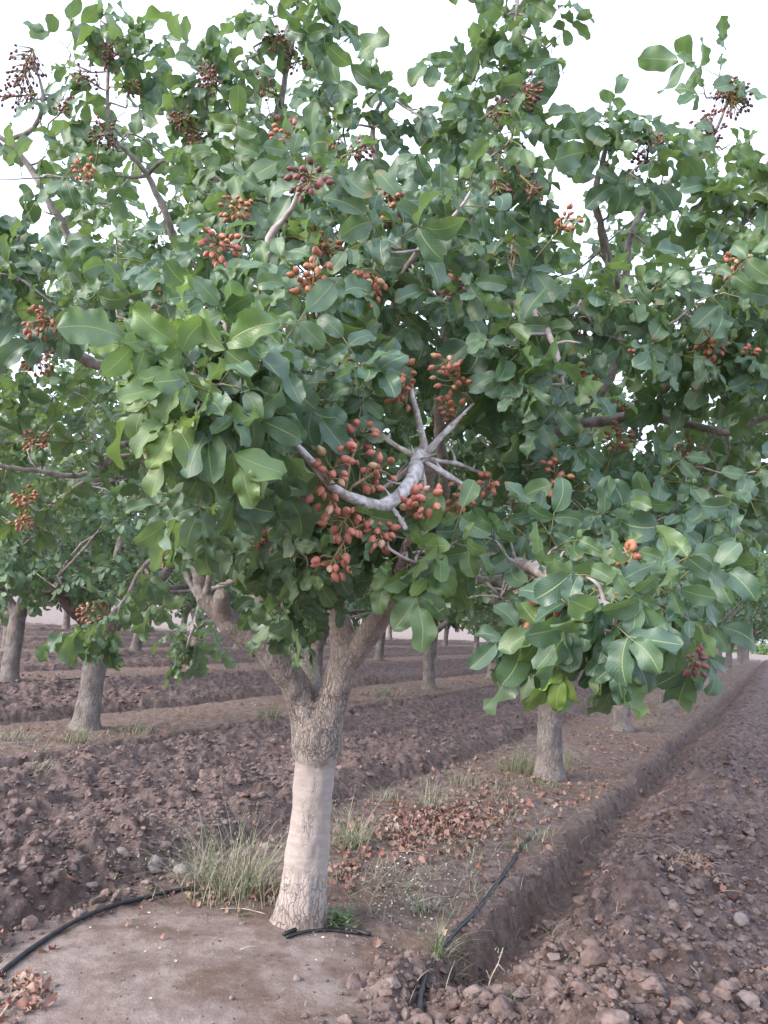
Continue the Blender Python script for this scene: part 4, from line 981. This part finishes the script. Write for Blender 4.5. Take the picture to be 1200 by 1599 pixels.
bush(1230, 1026, 18, 'taller pale bush beyond the orchard end, half out of frame')
bush(1150, 1020, 12, 'small light green bush at the orchard end behind the last trunk')

# ------------------------------------------------------------------ light
w = bpy.data.worlds.new('World'); scene.world = w; w.use_nodes = True; nt = w.node_tree; bg = nt.nodes['Background']
sky = nt.nodes.new('ShaderNodeTexSky'); sky.sky_type = 'NISHITA'; sky.sun_disc = False
SUN_EL, SUN_AZ = math.radians(28), math.radians(-120)          # azimuth from +Y, clockwise: the sun stands behind the camera's left shoulder
sky.sun_elevation = SUN_EL; sky.sun_rotation = SUN_AZ; sky.air_density = 1.0; sky.dust_density = 3.0; sky.ozone_density = 1.0
veil = nt.nodes.new('ShaderNodeMix'); veil.data_type = 'RGBA'; veil.inputs[7].default_value = (1.34, 1.49, 1.84, 1)   # thin bright cloud over the whole sky
cn = nt.nodes.new('ShaderNodeTexNoise'); cn.inputs['Scale'].default_value = 2.2; cn.inputs['Detail'].default_value = 5
cm = nt.nodes.new('ShaderNodeMapRange'); cm.inputs[1].default_value = .3; cm.inputs[2].default_value = .7; cm.inputs[3].default_value = .80; cm.inputs[4].default_value = .98
tcw = nt.nodes.new('ShaderNodeTexCoord'); nt.links.new(tcw.outputs['Generated'], cn.inputs['Vector']); nt.links.new(cn.outputs[0], cm.inputs[0]); nt.links.new(cm.outputs[0], veil.inputs[0])
nt.links.new(sky.outputs[0], veil.inputs[6]); nt.links.new(veil.outputs[2], bg.inputs[0]); bg.inputs[1].default_value = .15
sl = bpy.data.lights.new('sun', 'SUN'); sl.energy = .6; sl.angle = math.radians(30); sl.color = (1, .93, .86)
so = bpy.data.objects.new('sun', sl); COL.objects.link(so)
to = mathutils.Vector((math.sin(SUN_AZ)*math.cos(SUN_EL), math.cos(SUN_AZ)*math.cos(SUN_EL), math.sin(SUN_EL)))
so.rotation_euler = (-to).to_track_quat('-Z', 'Y').to_euler()
scene.view_settings.view_transform = 'Standard'; scene.view_settings.look = 'None'; scene.view_settings.gamma = 1
scene.view_settings.exposure = 3.08
scene.render.engine = 'CYCLES'
cy = scene.cycles; cy.use_denoising = True; cy.max_bounces = 6; cy.diffuse_bounces = 4; cy.glossy_bounces = 2; cy.transmission_bounces = 4; cy.transparent_max_bounces = 4
cy.sample_clamp_indirect = 8
